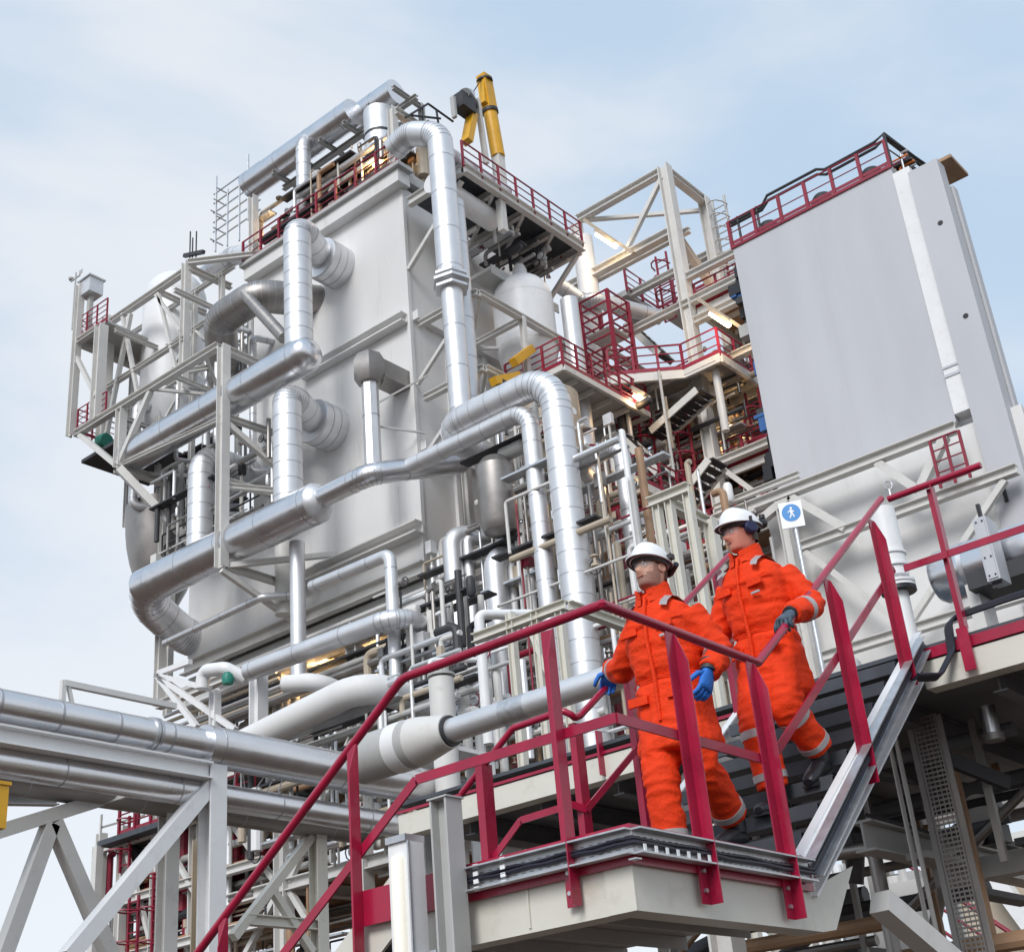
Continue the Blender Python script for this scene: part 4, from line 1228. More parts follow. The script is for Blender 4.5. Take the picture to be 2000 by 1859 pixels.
t = thing('corner_guardrail', 'dark guardrail peak at the roof corner left of the crane', 'railing', sv(830, 250, y=28.4))
for a, b_ in (((792, 230), (836, 203)), ((836, 203), (885, 238)), ((825, 208), (826, 238)), ((852, 214), (856, 240)), ((805, 226), (860, 232))):
    build('bar', MB().tube([sv(*a, y=28.3), sv(*b_, y=28.3)], 0.05, n=6), 'dark', t)
# right hand vessel
c = sv(1022, 600, y=26.6)
vessel('dome_vessel', 'white domed vessel with a top nozzle under the overhanging platform', (c.x, 26.6), 1.17, sv(1030, 690, y=26.6).z, sv(1018, 590, y=26.6).z, dome=1.0)
# small platforms and brackets on the right face
mem = []
for z in (sv(800, 640, y=YF).z, sv(800, 780, y=YF).z):
    mem += [('beam', (31.5, 25.4, z), (31.5, YF-0.4, z), 0.24), ('beam', (31.6, 25.4, z), (36.4, 25.4, z), 0.24), ('beam', (34.0, 25.53, z), (34.0, YF-0.35, z), 0.2), ('beam', (36.5, 25.4, z), (36.5, YF-0.35, z), 0.24),
            ('brace', (31.5, 25.6, z-0.1), (31.5, YF-0.1, z-2.4), 0.22), ('brace', (31.7, 25.5, z-0.1), (34.0, 28.0, z-0.1), 0.2), ('brace', (36.4, 25.5, z-0.1), (34.0, 28.0, z-0.1), 0.2)]
mem += [('column', (36.5, 25.4, 17), (36.5, 25.4, sv(800, 640, y=YF).z), 0.28), ('column', (33.9, 25.35, sv(800, 780, y=YF).z), (33.9, 25.35, sv(800, 640, y=YF).z), 0.2),
        ('column', (32.5, 27.4, 20), (32.5, 27.4, sv(800, 790, y=YF).z), 0.26)]
frame('side_bracket_frame', 'beige bracket steelwork on the right face behind the downpipe', mem)
t = thing('yellow_hoist', 'yellow hoist beam above the swept elbow', 'hoist', sv(985, 740, y=25))
build('beam', MB().bar(sv(963, 745, y=25), sv(1012, 735, y=25), 0.28), 'yellow', t)
build('beam', MB().bar(sv(1003, 708, y=25.2), sv(1037, 682, y=25.2), 0.3), 'yellow', t)
build('trolley', MB().cbox(sv(985, 755, y=25), (0.5, 0.3, 0.3)), 'dark', t)
solo('grey_drum', MB().lathe(sv(975, 1010, x=30.0)-V((0, 0, 0.6)), [(0, 0), (0.5, 0.1), (0.62, 0.35), (0.62, 2.3), (0.4, 2.6), (0, 2.7)], n=24), 'alu_dark', 'tarnished upright drum half hidden behind the slimmer tall pipe', 'drum')
solo('brown_tank', MB().lathe(V((33.5, 24.3, sv(960, 870, y=25).z)), [(0, -0.8), (0.8, -0.6), (1.05, 0), (1.05, 2.4), (0, 2.6)], n=28), 'tan', 'shaded beige tank belly behind the level pipe run', 'tank')
clutter('side_skid', 'crowded grey pipes and trays at the foot of the right face', 30.4, 32.4, 22.5, 28.0, 13.5, 20.5, 110, 43, rmax=0.22)
clutter('side_skid', 'grey pipework stacked behind the two tall pipes', 30.0, 35.0, 22.5, 26.0, 20.0, 24.0, 60, 44, rmax=0.2)

# ================================================================== OPEN STEEL STRUCTURE BETWEEN THE MODULES
A = sv(1297, 325, x=41)
zA = A.z
yl = sv(1140, 432, x=41).y
xr = 44.0
zL = sv(1322, 447, x=41).z
mem = [('column', (41, A.y, 0), (41, A.y, zA), 0.46),
       ('column', (xr, A.y, 24), (xr, A.y, zA-0.1), 0.42),
       ('beam', (41, A.y+0.24, zA-0.2), (41, yl+0.3, zA-0.2), 0.34),
       ('beam', (41.24, A.y, zA-0.2), (xr, A.y, zA-0.2), 0.34),
       ('brace', (41, A.y+0.2, zA-0.5), (41, sv(1220, 480, x=41).y, zL+0.2), 0.3),
       ('brace', (41, yl, zA-0.4), (xr, A.y+0.2, zA-0.6), 0.26),
       ('beam', (41, A.y+0.24, zL), (41, yl+1.5, zL), 0.36),
       ('beam', (41.7, A.y-0.3, zL+0.2), (41.7, yl+1.5, zL+0.2), 0.24),
       ('beam', (xr, A.y+0.24, zA-2.9), (xr, yl+1.5, zA-2.9), 0.3),
       ('beam', (41.24, A.y, zL-0.3), (xr-0.2, A.y, zL-2.0), 0.3),
       ('column', (41, yl+0.4, 20), (41, yl+0.4, zA-0.4), 0.4)]
q = sv(1425, 495, x=41)
mem += [('beam', (41, A.y-0.24, q.z-0.1), (41, 18.6, q.z-0.1), 0.3), ('beam', (41, A.y-0.24, q.z-2.2), (41, 18.6, q.z-2.2), 0.3)]
for z in (31.4, 28.2, 24.2, 20.0):
    for xx in (41, 46):
        mem.append(('beam', (xx, 18.8, z), (xx, 26.6, z), 0.3))
    for yy in (19.0, 26.8):
        mem.append(('beam', (41.2, yy, z), (46, yy, z), 0.3))
for xx, yy in ((46, 19), (46, 26.8), (46, 22.4)):
    mem.append(('column', (xx, yy, 0), (xx, yy, 31.4 if yy > 20 else 30.0), 0.36))
mem += [('brace', (41, 22.2, 24.0), (41, 19.2, 20.3), 0.3), ('brace', (41, 22.6, 28.0), (41, 26.4, 24.4), 0.3), ('brace', (41.3, 22.4, 28), (45.8, 22.4, 24.4), 0.3)]
frame('open_tower', 'open beige steel tower with a peaked corner between the two modules', mem)

t = thing('ladder_mast', 'grey caged ladder mast right of the peaked tower corner', 'ladder', (44.6, 21.2, 27))
p = sv(1408, 420, x=44.6)
for dy in (-0.3, 0.3):
    build('stile', MB().tube([(44.6, p.y+dy, 29.5), (44.6, p.y+dy, p.z+0.9)], 0.06, n=6), 'steel_grey', t)
for k in range(26):
    build('rung', MB().tube([(44.6, p.y-0.3, 29.6+0.33*k), (44.6, p.y+0.3, 29.6+0.33*k)], 0.03, n=5), 'steel_grey', t)
for k in range(12):
    pts = [V((44.6-0.75*math.sin(a), p.y+0.4*math.cos(a), 30.3+0.68*k)) for a in [i*math.pi/6 for i in range(7)]]
    build('cage_hoop', MB().tube(pts, 0.03, n=4), 'steel_grey', t)

def strip(name, label, a, b_, xx, on='tube_lit', energy=0):
    p, q = sv(*a, x=xx), sv(*b_, x=xx)
    t = thing(name, label, 'light', p)
    build('housing', MB().bar(p+V((0, 0, 0.16)), q+V((0, 0, 0.16)), 0.3, 0.14), 'tan', t)
    build('diffuser', MB().tube([p, q], 0.10, n=10), on, t)
    build('arm', MB().bar(p+(p-q)*0.7+V((0.1, 0, 0.3)), q+(q-p)*0.9+V((0.1, 0, 0.3)), 0.2, 0.13), 'tan', t)
    if energy:
        lamp_light('strip_lamp_light', (p+q)/2+V((-0.3, 0, -0.4)), energy)
strip('fluorescent_lamp', 'lit fluorescent lamp hanging at the left of the peaked tower', (1166, 457), (1203, 482), 40.0, energy=35)
strip('fluorescent_lamp', 'lit fluorescent lamp beside the grey panel wall', (1388, 612), (1424, 636), 39.5, energy=60)
strip('fluorescent_lamp', 'small lit lamp at the outer corner of the middle red walkway', (1240, 772), (1251, 778), 38.5, energy=25)
strip('fluorescent_lamp', 'small lit lamp under the walkway behind the slim bent pipe', (1232, 942), (1246, 950), 35.0, energy=45)
lamp_light('walkway_fill_light', sv(1440, 880, x=43), 90)  # added warm fill for the lower tower levels, no fixture
lamp_light('walkway_fill_light', sv(1450, 560, x=43), 70)  # same kind of added fill higher up, no fixture

def walkway(name, label, poly, z, th=0.22, m='steel', deck='steel_grey'):
    """deck with beam edge; poly in plan"""
    t = thing(name, label, 'walkway', (poly[0][0], poly[0][1], z-th))
    build('deck_plate', MB().prism(poly, 'z', z-0.06, z), deck, t)
    for a, b_ in zip(poly, poly[1:]+poly[:1]):
        build('edge_beam', MB().bar((a[0], a[1], z-0.07-th/2), (b_[0], b_[1], z-0.07-th/2), 0.14, th), m, t)
    n = 5
    xs = [p[0] for p in poly]
    ys = [p[1] for p in poly]
    for k in range(1, n):
        xx = min(xs)+(max(xs)-min(xs))*k/n
        build('joist', MB().bar((xx, min(ys)+0.2, z-0.2), (xx, max(ys)-0.2, z-0.2), 0.1, 0.2), m, t)
    return t

# middle red walkway with the long sloping front edge
z = sv(1190, 760, y=24).z
xa, xb = sv(1100, 712, y=24).x, sv(1266, 800, y=24).x
walkway('red_walkway', 'walkway with red rails right of the swept elbow', [(xa, 24), (xb, 24), (xb, 27.0), (xa, 27.0)], z, deck='steel_grey')
railing('walkway_railing', 'red railing of the walkway right of the swept elbow', [(xa, 26.6, z), (xa, 24, z), (xb, 24, z)], gap=0.9, r=0.04, post=0.08, mids=3)
# corner platform in front of the open tower
cz = sv(1406, 688, x=40.0)
z = cz.z
yl2 = sv(1335, 716, x=40).y
walkway('corner_platform', 'beige edged corner platform in the middle of the open tower', [(40, cz.y), (47, cz.y), (47, yl2+3.5), (38.2, yl2+3.5), (38.2, yl2+2.2), (40, yl2)], z, th=0.35)
railing('platform_railing', 'red railing round the corner platform of the open tower', [(38.2, yl2+2.2, z), (40, yl2, z), (40, cz.y, z), (46, cz.y, z)], gap=1.1, r=0.04, post=0.09, mids=2)
c2_ = sv(1286, 604, x=46)
e1_ = sv(1225, 568, y=c2_.y)
railing('high_railing', 'red railing dipping to a far corner high behind the open tower column', [(e1_.x, c2_.y, c2_.z), (46, c2_.y, c2_.z), (46, c2_.y-7.5, c2_.z)], gap=1.0, r=0.04, post=0.09, mids=2)
solo('high_walkway', MB().box((46, c2_.y-7.5, c2_.z-0.3), (48, c2_.y, c2_.z-0.02)), 'steel', 'pale edge beam of the high walkway behind the open tower', 'walkway')
solo('high_walkway', MB().box((e1_.x, c2_.y+0.05, c2_.z-0.3), (45.98, c2_.y+1.3, c2_.z-0.02)), 'steel_grey', 'grey edge beam of the high walkway left of the open tower column', 'walkway')
z = sv(1440, 880, x=42).z
walkway('low_platform', 'lower platform with red rails beside the edge of the grey panel', [(42, 18.9), (47, 18.9), (47, 21.4), (42, 21.4)], z, th=0.35)
railing('low_platform_railing', 'red railing of the lower platform beside the grey panel', [(42, 21.4, z), (42, 18.9, z), (46, 18.9, z)], gap=0.9, r=0.04, post=0.09, mids=2)
z = sv(1170, 1010, x=36).z
walkway('side_platform', 'small platform with red rails behind the tallest pipe', [(36, sv(1225, 990, x=36).y), (40, sv(1225, 990, x=36).y), (40, 25.5), (36, 25.5)], z)
railing('side_platform_railing', 'red railing of the small platform behind the tallest pipe', [(36, 25.5, z), (36, sv(1225, 990, x=36).y, z), (40, sv(1225, 990, x=36).y, z)], gap=0.9, r=0.04, post=0.09)

# red ladder tower
t = thing('red_stair_tower', 'bright red caged stair tower beside the domed vessel', 'stair tower', sv(1190, 760, y=25.5))
c = sv(1190, 680, y=25.5)
z0, z1_ = sv(1200, 760, y=25.5).z, sv(1175, 590, y=25.5).z
for dx in (-0.7, 0.7):
    for dy in (-0.7, 0.7):
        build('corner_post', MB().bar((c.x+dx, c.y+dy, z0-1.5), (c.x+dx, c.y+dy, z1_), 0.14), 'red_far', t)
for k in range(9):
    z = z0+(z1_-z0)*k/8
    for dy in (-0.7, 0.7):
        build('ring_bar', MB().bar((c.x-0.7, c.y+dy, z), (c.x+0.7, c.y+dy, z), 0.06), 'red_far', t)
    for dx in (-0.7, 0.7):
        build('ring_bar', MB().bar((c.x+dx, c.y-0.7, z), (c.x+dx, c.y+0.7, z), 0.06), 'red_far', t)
for k in range(2):
    build('landing_plate', MB().box((c.x-0.6, c.y-0.6, z0+0.6+1.8*k), (c.x+0.6, c.y+0.6, z0+0.66+1.8*k)), 'steel', t)

def far_stair(name, label, a, b_, x0, x1, n=9):
    p, q = sv(*a, x=x0), sv(*b_, x=x1)
    t = thing(name, label, 'stairs', q if q.z < p.z else p)
    w = V((0.9, 0, 0))
    for k in range(n):
        c = p.lerp(q, k/(n-1))
        build('tread', MB().cbox(c, (0.95, 0.3, 0.06)), 'dark', t)
    for s in (-0.5, 0.5):
        build('stringer', MB().bar(p+V((s, 0, 0)), q+V((s, 0, 0)), 0.06, 0.3), 'steel', t)
far_stair('zigzag_stair', 'dark stair flight rising under the corner platform', (1375, 770), (1285, 850), 40, 40)
far_stair('zigzag_stair', 'dark stair flight below the lower platform', (1400, 905), (1335, 990), 38, 38, n=7)

p1_, p2_ = sv(1212, 868, x=32), sv(1252, 1180, x=32)
pipe('slim_bent_pipe', 'slim pale pipe bending down right of the tallest pipe', [(34.5, p1_.y+2.6, p1_.z), (32, p1_.y+1.6, p1_.z), (32, p1_.y, p1_.z), (32, p1_.y, 8)], 0.27, bend=0.5, material='alu_dull', step=1.5)
solo('grey_riser', MB().tube([(36.8, 25.2, 17), (36.8, 25.2, 31)], 0.35, n=16), 'alu_dull', 'plain grey riser pipe between the domed vessel and red stair tower', 'pipe')
pipe('cross_pipe', 'grey pipe crossing from the platform end toward the open tower', [sv(1095, 560, y=27.5), sv(1140, 590, y=27), sv(1160, 585, y=26.5), sv(1290, 620, y=25.0)], 0.33, bend=0.5, material='alu_dull', step=1.2)
p = sv(1145, 520, y=27)
solo('round_column', MB().tube([V((p.x, 27, 20)), V((p.x, 27, sv(1143, 470, y=27).z))], 0.42, n=18), 'white', 'round white leg below the outer end of the overhanging platform', 'leg')
clutter('tower_equipment', 'dense brown and dark equipment on the upper level of the open tower', 43.0, 48, 18.5, 23.5, 28.3, 31.2, 60, 51, mats=('rust', 'tan', 'dark', 'alu_dark', 'steel', 'blue', 'steel'), rmax=0.2)
clutter('tower_equipment', 'dense equipment on the middle level of the open tower', 42.0, 48, 18.4, 22.0, 24.4, 27.8, 60, 52, mats=('rust', 'tan', 'dark', 'blue', 'alu_dull', 'orange_far', 'black'), rmax=0.22)
clutter('tower_equipment', 'dense equipment on the lower level of the open tower', 41.5, 48, 18.4, 24.0, 20.2, 23.8, 70, 53, mats=('rust', 'tan', 'dark', 'alu_dark', 'steel', 'steel_grey'), rmax=0.22)
clutter('tower_equipment', 'pipes and boxes crowding the space left of the open tower column', 38.5, 44, 23.0, 27.0, 20.0, 28.0, 110, 54, mats=('tan', 'steel', 'dark', 'alu_dull', 'rust', 'steel_grey', 'red_far'), rmax=0.22)
clutter('base_equipment', 'pipes and frames low behind the two workers', 29, 38, 18.2, 24, 9.0, 20.0, 300, 55, mats=('tan', 'steel', 'white', 'alu_dull', 'alu_dark', 'steel_grey', 'red_far', 'rust'), rmax=0.15)
# dark floors, more stairs and railings inside the open tower
for i, (x0, x1, y0, y1, z) in enumerate(((41.3, 47.5, 22.7, 26.6, 28.0), (41.3, 47.5, 19.2, 26.6, 24.0), (38.0, 47.5, 19.2, 26.6, 19.9), (36.5, 41.0, 22.8, 26.6, 22.2), (41.3, 47.5, 19.2, 22.2, 31.2))):
    t = walkway('tower_floor', ('dark floor behind the middle of the open tower', 'dark floor under the corner platform', 'lowest dark floor of the open tower', 'narrow dark floor left of the open tower column', 'topmost dark floor beside the grey panels')[i], [(x0, y0), (x1, y0), (x1, y1), (x0, y1)], z, th=0.3, deck='rust')
    railing('tower_railing', ('red railing on the floor behind the middle of the open tower', 'red railing on the floor under the corner platform', 'red railing on the lowest floor of the open tower', 'red railing on the narrow floor left of the tower column', 'red railing on the topmost floor beside the grey panels')[i], [(x0, y1, z), (x0, y0, z), (x1, y0, z)], gap=1.0, r=0.04, post=0.09, mids=2)
far_stair('zigzag_stair', 'dark stair flight left of the open tower column', (1225, 860), (1300, 930), 38.5, 38.5, n=8)
far_stair('zigzag_stair', 'dark stair flight crossing behind the slim bent pipe', (1300, 700), (1235, 640), 44, 44, n=8)
far_stair('zigzag_stair', 'dark stair flight near the foot of the grey panels', (1470, 870), (1400, 930), 43, 43, n=7)
for i, (px, py, xx, hh) in enumerate(((1340, 880, 40.6, 3.0), (1270, 900, 40, 4.0), (1300, 560, 45, 3.5), (1480, 830, 42.3, 3.0), (1175, 960, 37.0, 4.0))):
    p = sv(px, py, x=xx)
    t = thing('red_cage_ladder', ('red caged ladder', 'tall red caged ladder', 'far red caged ladder', 'red caged ladder hugging', 'low red caged ladder')[i]+(' right of the tower column', ' left of the tower column', ' under the high walkway', ' the grey panel edge', ' behind the tallest pipe')[i], 'ladder', p)
    for dy in (-0.28, 0.28):
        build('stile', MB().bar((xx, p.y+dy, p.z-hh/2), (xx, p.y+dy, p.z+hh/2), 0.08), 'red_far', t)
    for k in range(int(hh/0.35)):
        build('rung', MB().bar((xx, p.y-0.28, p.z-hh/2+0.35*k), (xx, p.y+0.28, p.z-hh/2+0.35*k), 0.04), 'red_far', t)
    for k in range(int(hh/0.8)):
        build('cage_hoop', MB().tube([V((xx-0.7*math.sin(a), p.y+0.4*math.cos(a), p.z-hh/2+0.4+0.8*k)) for a in [j*math.pi/6 for j in range(7)]], 0.04, n=4), 'red_far', t)
clutter('tower_equipment', 'brown pipe clutter hanging below the corner platform', 40.3, 46, 20.5, 26.0, 24.6, 28.2, 90, 56, mats=('rust', 'tan', 'dark', 'alu_dark', 'steel', 'black'), rmax=0.16)
clutter('tower_lines', 'thin dark lines and cable trays filling the open tower', 41.4, 46.5, 19.3, 26.5, 19.5, 26.9, 240, 57, mats=('dark', 'rust', 'alu_dark', 'tan', 'steel_grey', 'red_far', 'alu_dark', 'steel'), rmax=0.11)
# cream portal frame left of the right worker
mem = []
P0, P1 = sv(1290, 985, x=20), sv(1345, 1010, x=20)
zt_ = P0.z
for px in (1285, 1310, 1348):
    p = sv(px, 1000, x=20)
    mem.append(('column', (20, p.y, 0), (20, p.y, zt_), 0.15))
mem += [('beam', (20, P0.y+0.25, zt_+0.1), (20, P1.y-0.1, zt_+0.1), 0.2), ('beam', (20.1, P0.y, zt_+0.1), (22.5, P0.y, zt_+0.1), 0.2), ('column', (21.5, sv(1385, 1010, x=21.5).y, 0), (21.5, sv(1385, 1010, x=21.5).y, zt_+0.1), 0.22), ('column', (22.3, P0.y-0.2, 0), (22.3, P0.y-0.2, zt_), 0.15)]
frame('portal_frame', 'cream portal frame standing left of the right worker', mem, material='cream')

# ================================================================== RIGHT MODULE
XR = 37.5
yR0, yR1 = 12.15, 18.35
zR0, zR1 = 20.45, 30.12
t = thing('panel_module', 'tall grey flat panelled module at right', 'building', (XR, yR0, 12))
npan = 2
for k in range(npan):
    ya = yR0+(yR1-yR0)*k/npan
    yb = yR0+(yR1-yR0)*(k+1)/npan
    build('panel', MB().box((XR, ya+0.0008, zR0), (XR+0.2, yb-0.0008, zR1)), 'panel', t)
build('core', MB().box((XR+0.21, yR0+0.02, 12.0), (39.6, yR1-0.02, zR1-0.05)), 'steel_grey', t)
build('lower_wall', MB().box((XR+0.35-0.3, 10.2, 9.0), (XR+0.2, yR1+0.6, zR0-0.2)), 'wall', t)
build('roof', MB().box((XR+0.02, yR0, zR1+0.004), (39.6, yR1, zR1+0.16)), 'steel_grey', t)
build('roof_trim', MB().box((XR-0.06, yR0-0.05, zR1-0.02), (XR+0.015, yR1+0.05, zR1+0.1)), 'red_far', t)
# bright corner duct, grey box column with holes, outer strip
build('corner_duct', MB().box((XR-0.10, yR0-0.62, zR0+0.2), (XR+0.5, yR0-0.03, zR1-0.35)), 'white', t)
build('duct_band', MB().box((XR-0.13, yR0-0.64, 21.9), (XR+0.4, yR0-0.02, 22.0)), 'band', t)
build('duct_band', MB().box((XR-0.13, yR0-0.64, 22.2), (XR+0.4, yR0-0.02, 22.28)), 'band', t)
build('box_column', MB().box((XR-0.35, yR0-1.62, 8.0), (XR+0.25, yR0-0.60, 29.35)), 'panel', t)
build('cap_plate', MB().prism([(yR0-1.9, 29.62), (yR0-0.75, 29.62), (yR0-0.75, 29.74), (yR0-1.9, 29.74)], 'x', XR+0.3, XR+1.7), 'rust', t)
for z in (27.0, 23.5):
    build('lifting_hole', MB().tube([(XR-0.352, yR0-1.2, z), (XR-0.357, yR0-1.2, z)], 0.09, n=14), 'black', t)
build('outer_strip', MB().box((XR+0.251, yR0-1.58, 8.0), (XR+0.5, yR0-0.9, 28.6)), 'steel_grey', t)
build('outer_flange', MB().box((XR+0.501, yR0-1.66, 8.0), (XR+0.85, yR0-0.9, 28.7)), 'panel', t)
build('door_handle', MB().box((XR-0.40, yR0-1.0, sv(1935, 985, x=XR).z-0.25), (XR-0.355, yR0-0.9, sv(1935, 985, x=XR).z+0.35)), 'black', t)
# dark filter stacks on the left flank of the module
t = thing('flank_machinery', 'dark narrow machinery strip along the left flank of the grey panels', 'equipment', (38.5, yR1+0.3, 20))
rn = random.Random(9)
for k in range(46):
    z = 20.6+9.2*rn.random()
    build('bracket', MB().cbox((XR+rn.uniform(0.4, 1.6), yR1+rn.uniform(0.1, 0.55), z), (rn.uniform(0.2, 0.6), rn.uniform(0.15, 0.5), rn.uniform(0.1, 0.8))), rn.choice(['black', 'dark', 'dark', 'steel_grey', 'blue']), t)
railing('panel_roof_railing', 'red posts and rails along the roof of the grey panelled module', [(XR, yR1, zR1+0.17), (XR, yR0, zR1+0.17)], gap=1.0, r=0.03, post=0.11, mids=1, h=1.0, toe=0.12)
t = thing('roof_pipe_rail', 'dark jogged double pipe above the railing of the grey module', 'pipe', (XR+0.3, yR0, zR1+1.1))
zr = zR1+1.25
for k, dz in enumerate((0, 0.22)):
    pts = [(XR+0.2, yR1, zr-0.15+dz*0.6), (XR+0.2, yR1-1.3, zr-0.15+dz*0.6), (XR+0.2, yR1-1.6, zr+0.1+dz), (XR+0.2, yR1-3.6, zr+0.1+dz), (XR+0.2, yR1-3.9, zr-0.08+dz), (XR+0.2, yR0+0.4, zr-0.05+dz), (XR+0.2, yR0, zr+0.1+dz), (XR+2.6, yR0-0.3, zr+0.0+dz)]
    build('run', MB().tube(pts, 0.055, n=8), 'dark', t)
    build('drop', MB().tube([(XR+0.2, yR1-0.3-0.8*k, zr+0.1), (XR+0.2, yR1-0.3-0.8*k, zR1+0.17)], 0.05, n=8), 'dark', t)
railing('panel_roof_railing', 'dark railing turning the right roof corner of the grey module', [(XR, yR0-0.05, zR1+0.17), (XR+2.6, yR0-0.4, zR1+0.17)], gap=1.2, r=0.035, post=0.08, mids=1, h=1.2, toe=0, material='dark')
for i, yy in enumerate((17.2, 15.0, 13.1)):
    p = V((XR+0.8, yy, zR1+0.17))
    solo('roof_fan', MB().lathe(p, [(0, 0), (0.42, 0), (0.42, 0.5), (0.3, 0.68), (0, 0.72)], n=18), 'dark', ('left', 'middle', 'right')[i]+' round dark fan cowl behind the grey module roof railing', 'fan')
clutter('roof_corner_gear', 'small gear behind the right roof corner of the grey module', XR+0.6, XR+2.2, yR0-0.6, yR0+1.0, zR1+0.2, zR1+1.0, 22, 61, mats=('dark', 'galv', 'rust', 'orange_far', 'red_far'), rmax=0.1)
# truss in front of the lower wall
XB = 36.6
b0, b1 = sv(1395, 1010, x=XB), sv(1868, 842, x=XB)
zb = (b0.z+b1.z)/2
mem = [('beam', (XB, b0.y, zb), (XB, b1.y, zb), 0.34), ('beam', (XB+0.1, b0.y, zb+0.5), (XB+0.1, b0.y-3.2, zb+0.5), 0.2)]
lo = sv(1790, 945, x=XB)
for a, b_ in (((1545, 975), (1652, 1032)), ((1545, 975), (1470, 1030)), ((1715, 905), (1790, 955)), ((1850, 868), (1800, 950))):
    p, q = sv(*a, x=XB), sv(*b_, x=XB)
    mem.append(('brace', (XB, p.y, zb-0.17), (XB, q.y, q.z), 0.42, 'steel'))
l0, l1 = sv(1560, 1070, x=XB), sv(1990, 930, x=XB)
mem += [('beam', (XB, l0.y, l0.z), (XB, l1.y, l0.z), 0.3), ('column', (XB, l0.y+0.3, 4), (XB, l0.y+0.3, zb-0.18), 0.3), ('beam', (XB, l0.y, l0.z-3.6), (XB, l1.y, l0.z-3.6), 0.3),
        ('brace', (XB, l0.y-0.2, l0.z-0.2), (XB, l0.y-2.8, l0.z-3.4), 0.3), ('brace', (XB, l1.y+0.4, l0.z-0.2), (XB, l0.y-3.0, l0.z-3.4), 0.3)]
for px in (1600, 1700, 1790):
    p = sv(px, 1050, x=XB)
frame('wall_truss', 'beige truss girder along the foot of the grey panels', mem)
railing('truss_railing', 'small red railing in front of the lower pale wall at right', [(36.0, sv(1835, 940, x=36).y, l0.z+0.1), (36.0, sv(1895, 930, x=36).y, l0.z+0.1)], gap=0.5, r=0.03, post=0.08, mids=3, h=1.4)
clutter('wall_foot_pipes', 'pale pipes at the foot of the lower wall behind the upper deck', 34.5, 37.0, 9.5, 18, 9.0, 12.6, 120, 62, mats=('white', 'steel', 'tan', 'alu_dull', 'steel_grey', 'red_far', 'dark'), rmax=0.25)
# structure past the right edge
t = thing('edge_platform', 'red railed platform cut by the right edge of the picture', 'platform', (39.5, 8.2, 17))
for pz in (sv(1985, 830, x=41).z, sv(1985, 890, x=41).z-0.6):
    build('deck', MB().box((41, 7.0, pz-0.2), (45, sv(1955, 850, x=41).y, pz)), 'steel', t)
ye = sv(1950, 850, x=41).y
ze = sv(1970, 880, x=41).z
railing('edge_railing', 'red railing at the right picture edge beside the box column', [(41, ye, ze), (41, ye-2.5, ze)], gap=0.7, r=0.05, post=0.1, mids=2)
solo('yellow_beam', MB().bar(sv(1955, 785, x=41.5), sv(2020, 835, x=42.5), 0.3), 'yellow', 'yellow hoist beam poking out at the right picture edge', 'beam')
railing('edge_railing', 'dark small railing high on the flank of the box column', [(41, sv(1945, 790, x=41).y, sv(1950, 780, x=41).z), (41, sv(1975, 790, x=41).y, sv(1950, 780, x=41).z)], gap=0.5, material='dark', h=1.3)
clutter('edge_machinery', 'pale machinery glimpsed at the right picture edge', 42, 45, 7.2, ye, 12, ze+1.0, 40, 63, mats=('steel', 'dark', 'tan', 'red_far', 'white'))

# ================================================================== PIPE RACK AT LEFT
YK = 22.0
zP = 9.72
def Kk(px, py, y=YK):
    return sv(px, py, y=y)
t = pipe('rack_pipe', 'thick silver pipe on the left rack, its near plain length', [(6.0, YK, zP), (Kk(398, 1450).x, YK, zP)], 0.30, material='alu', step=1.25, n=28, bw=0.05)
for px in (290, 298):
    x = Kk(px, 1420).x
    build('clamp', MB().tube([(x, YK, zP), (x+0.07, YK, zP)], 0.335, n=28), 'galv', t)
xj = Kk(396, 1450).x
xe = Kk(905, 1540).x
t = pipe('rack_pipe', 'wider jacketed silver pipe continuing right along the rack', [(xj, YK, zP-0.02), (xe, YK, zP-0.02)], 0.42, material='alu', step=3.4, n=32)
zQ = sv(600, 1583, y=YK+0.2).z
pipe('rack_pipe', 'lower silver pipe of the rack below the jacketed one', [(6.0, YK+0.2, zQ), (Kk(830, 1640).x, YK+0.2, zQ)], 0.27, material='alu', step=2.6, n=24)
pipe('rack_pipe', 'dark pipe at the back of the rack', [(6.0, YK+1.4, zQ+0.1), (23, YK+1.4, zQ+0.1)], 0.3, material='alu_dark', step=2.6, n=20)  # darker metal than the rack pipes in front
wires = thing('tie_wires', 'loose wire ends sticking up from the lower rack pipe', 'wires', (Kk(470, 1570).x, YK, zQ+0.27))
rn = random.Random(4)
for k in range(6):
    x = Kk(440+22*k, 1570).x
    build('wire', MB().tube([(x, YK+0.1, zQ+0.25), (x+rn.uniform(-0.15, 0.15), YK, zQ+0.5), (x+rn.uniform(-0.3, 0.3), YK-0.05, zQ+0.62)], 0.012, n=4), 'galv', wires)
zI = zP-0.58
xc = Kk(415, 1600).x
mem = [('beam', (6.0, YK-0.1, zI), (xc-0.2, YK-0.1, zI), 0.34, 'white'),
       ('column', (xc, YK, 0), (xc, YK, zI+0.16), 0.40, 'white'),
       ('brace', (xc-0.1, YK, zI-0.25), (Kk(130, 1870).x, YK, Kk(130, 1870).z), 0.46, 'white')]
Y2 = 23.4
nd = sv(195, 1562, y=Y2)
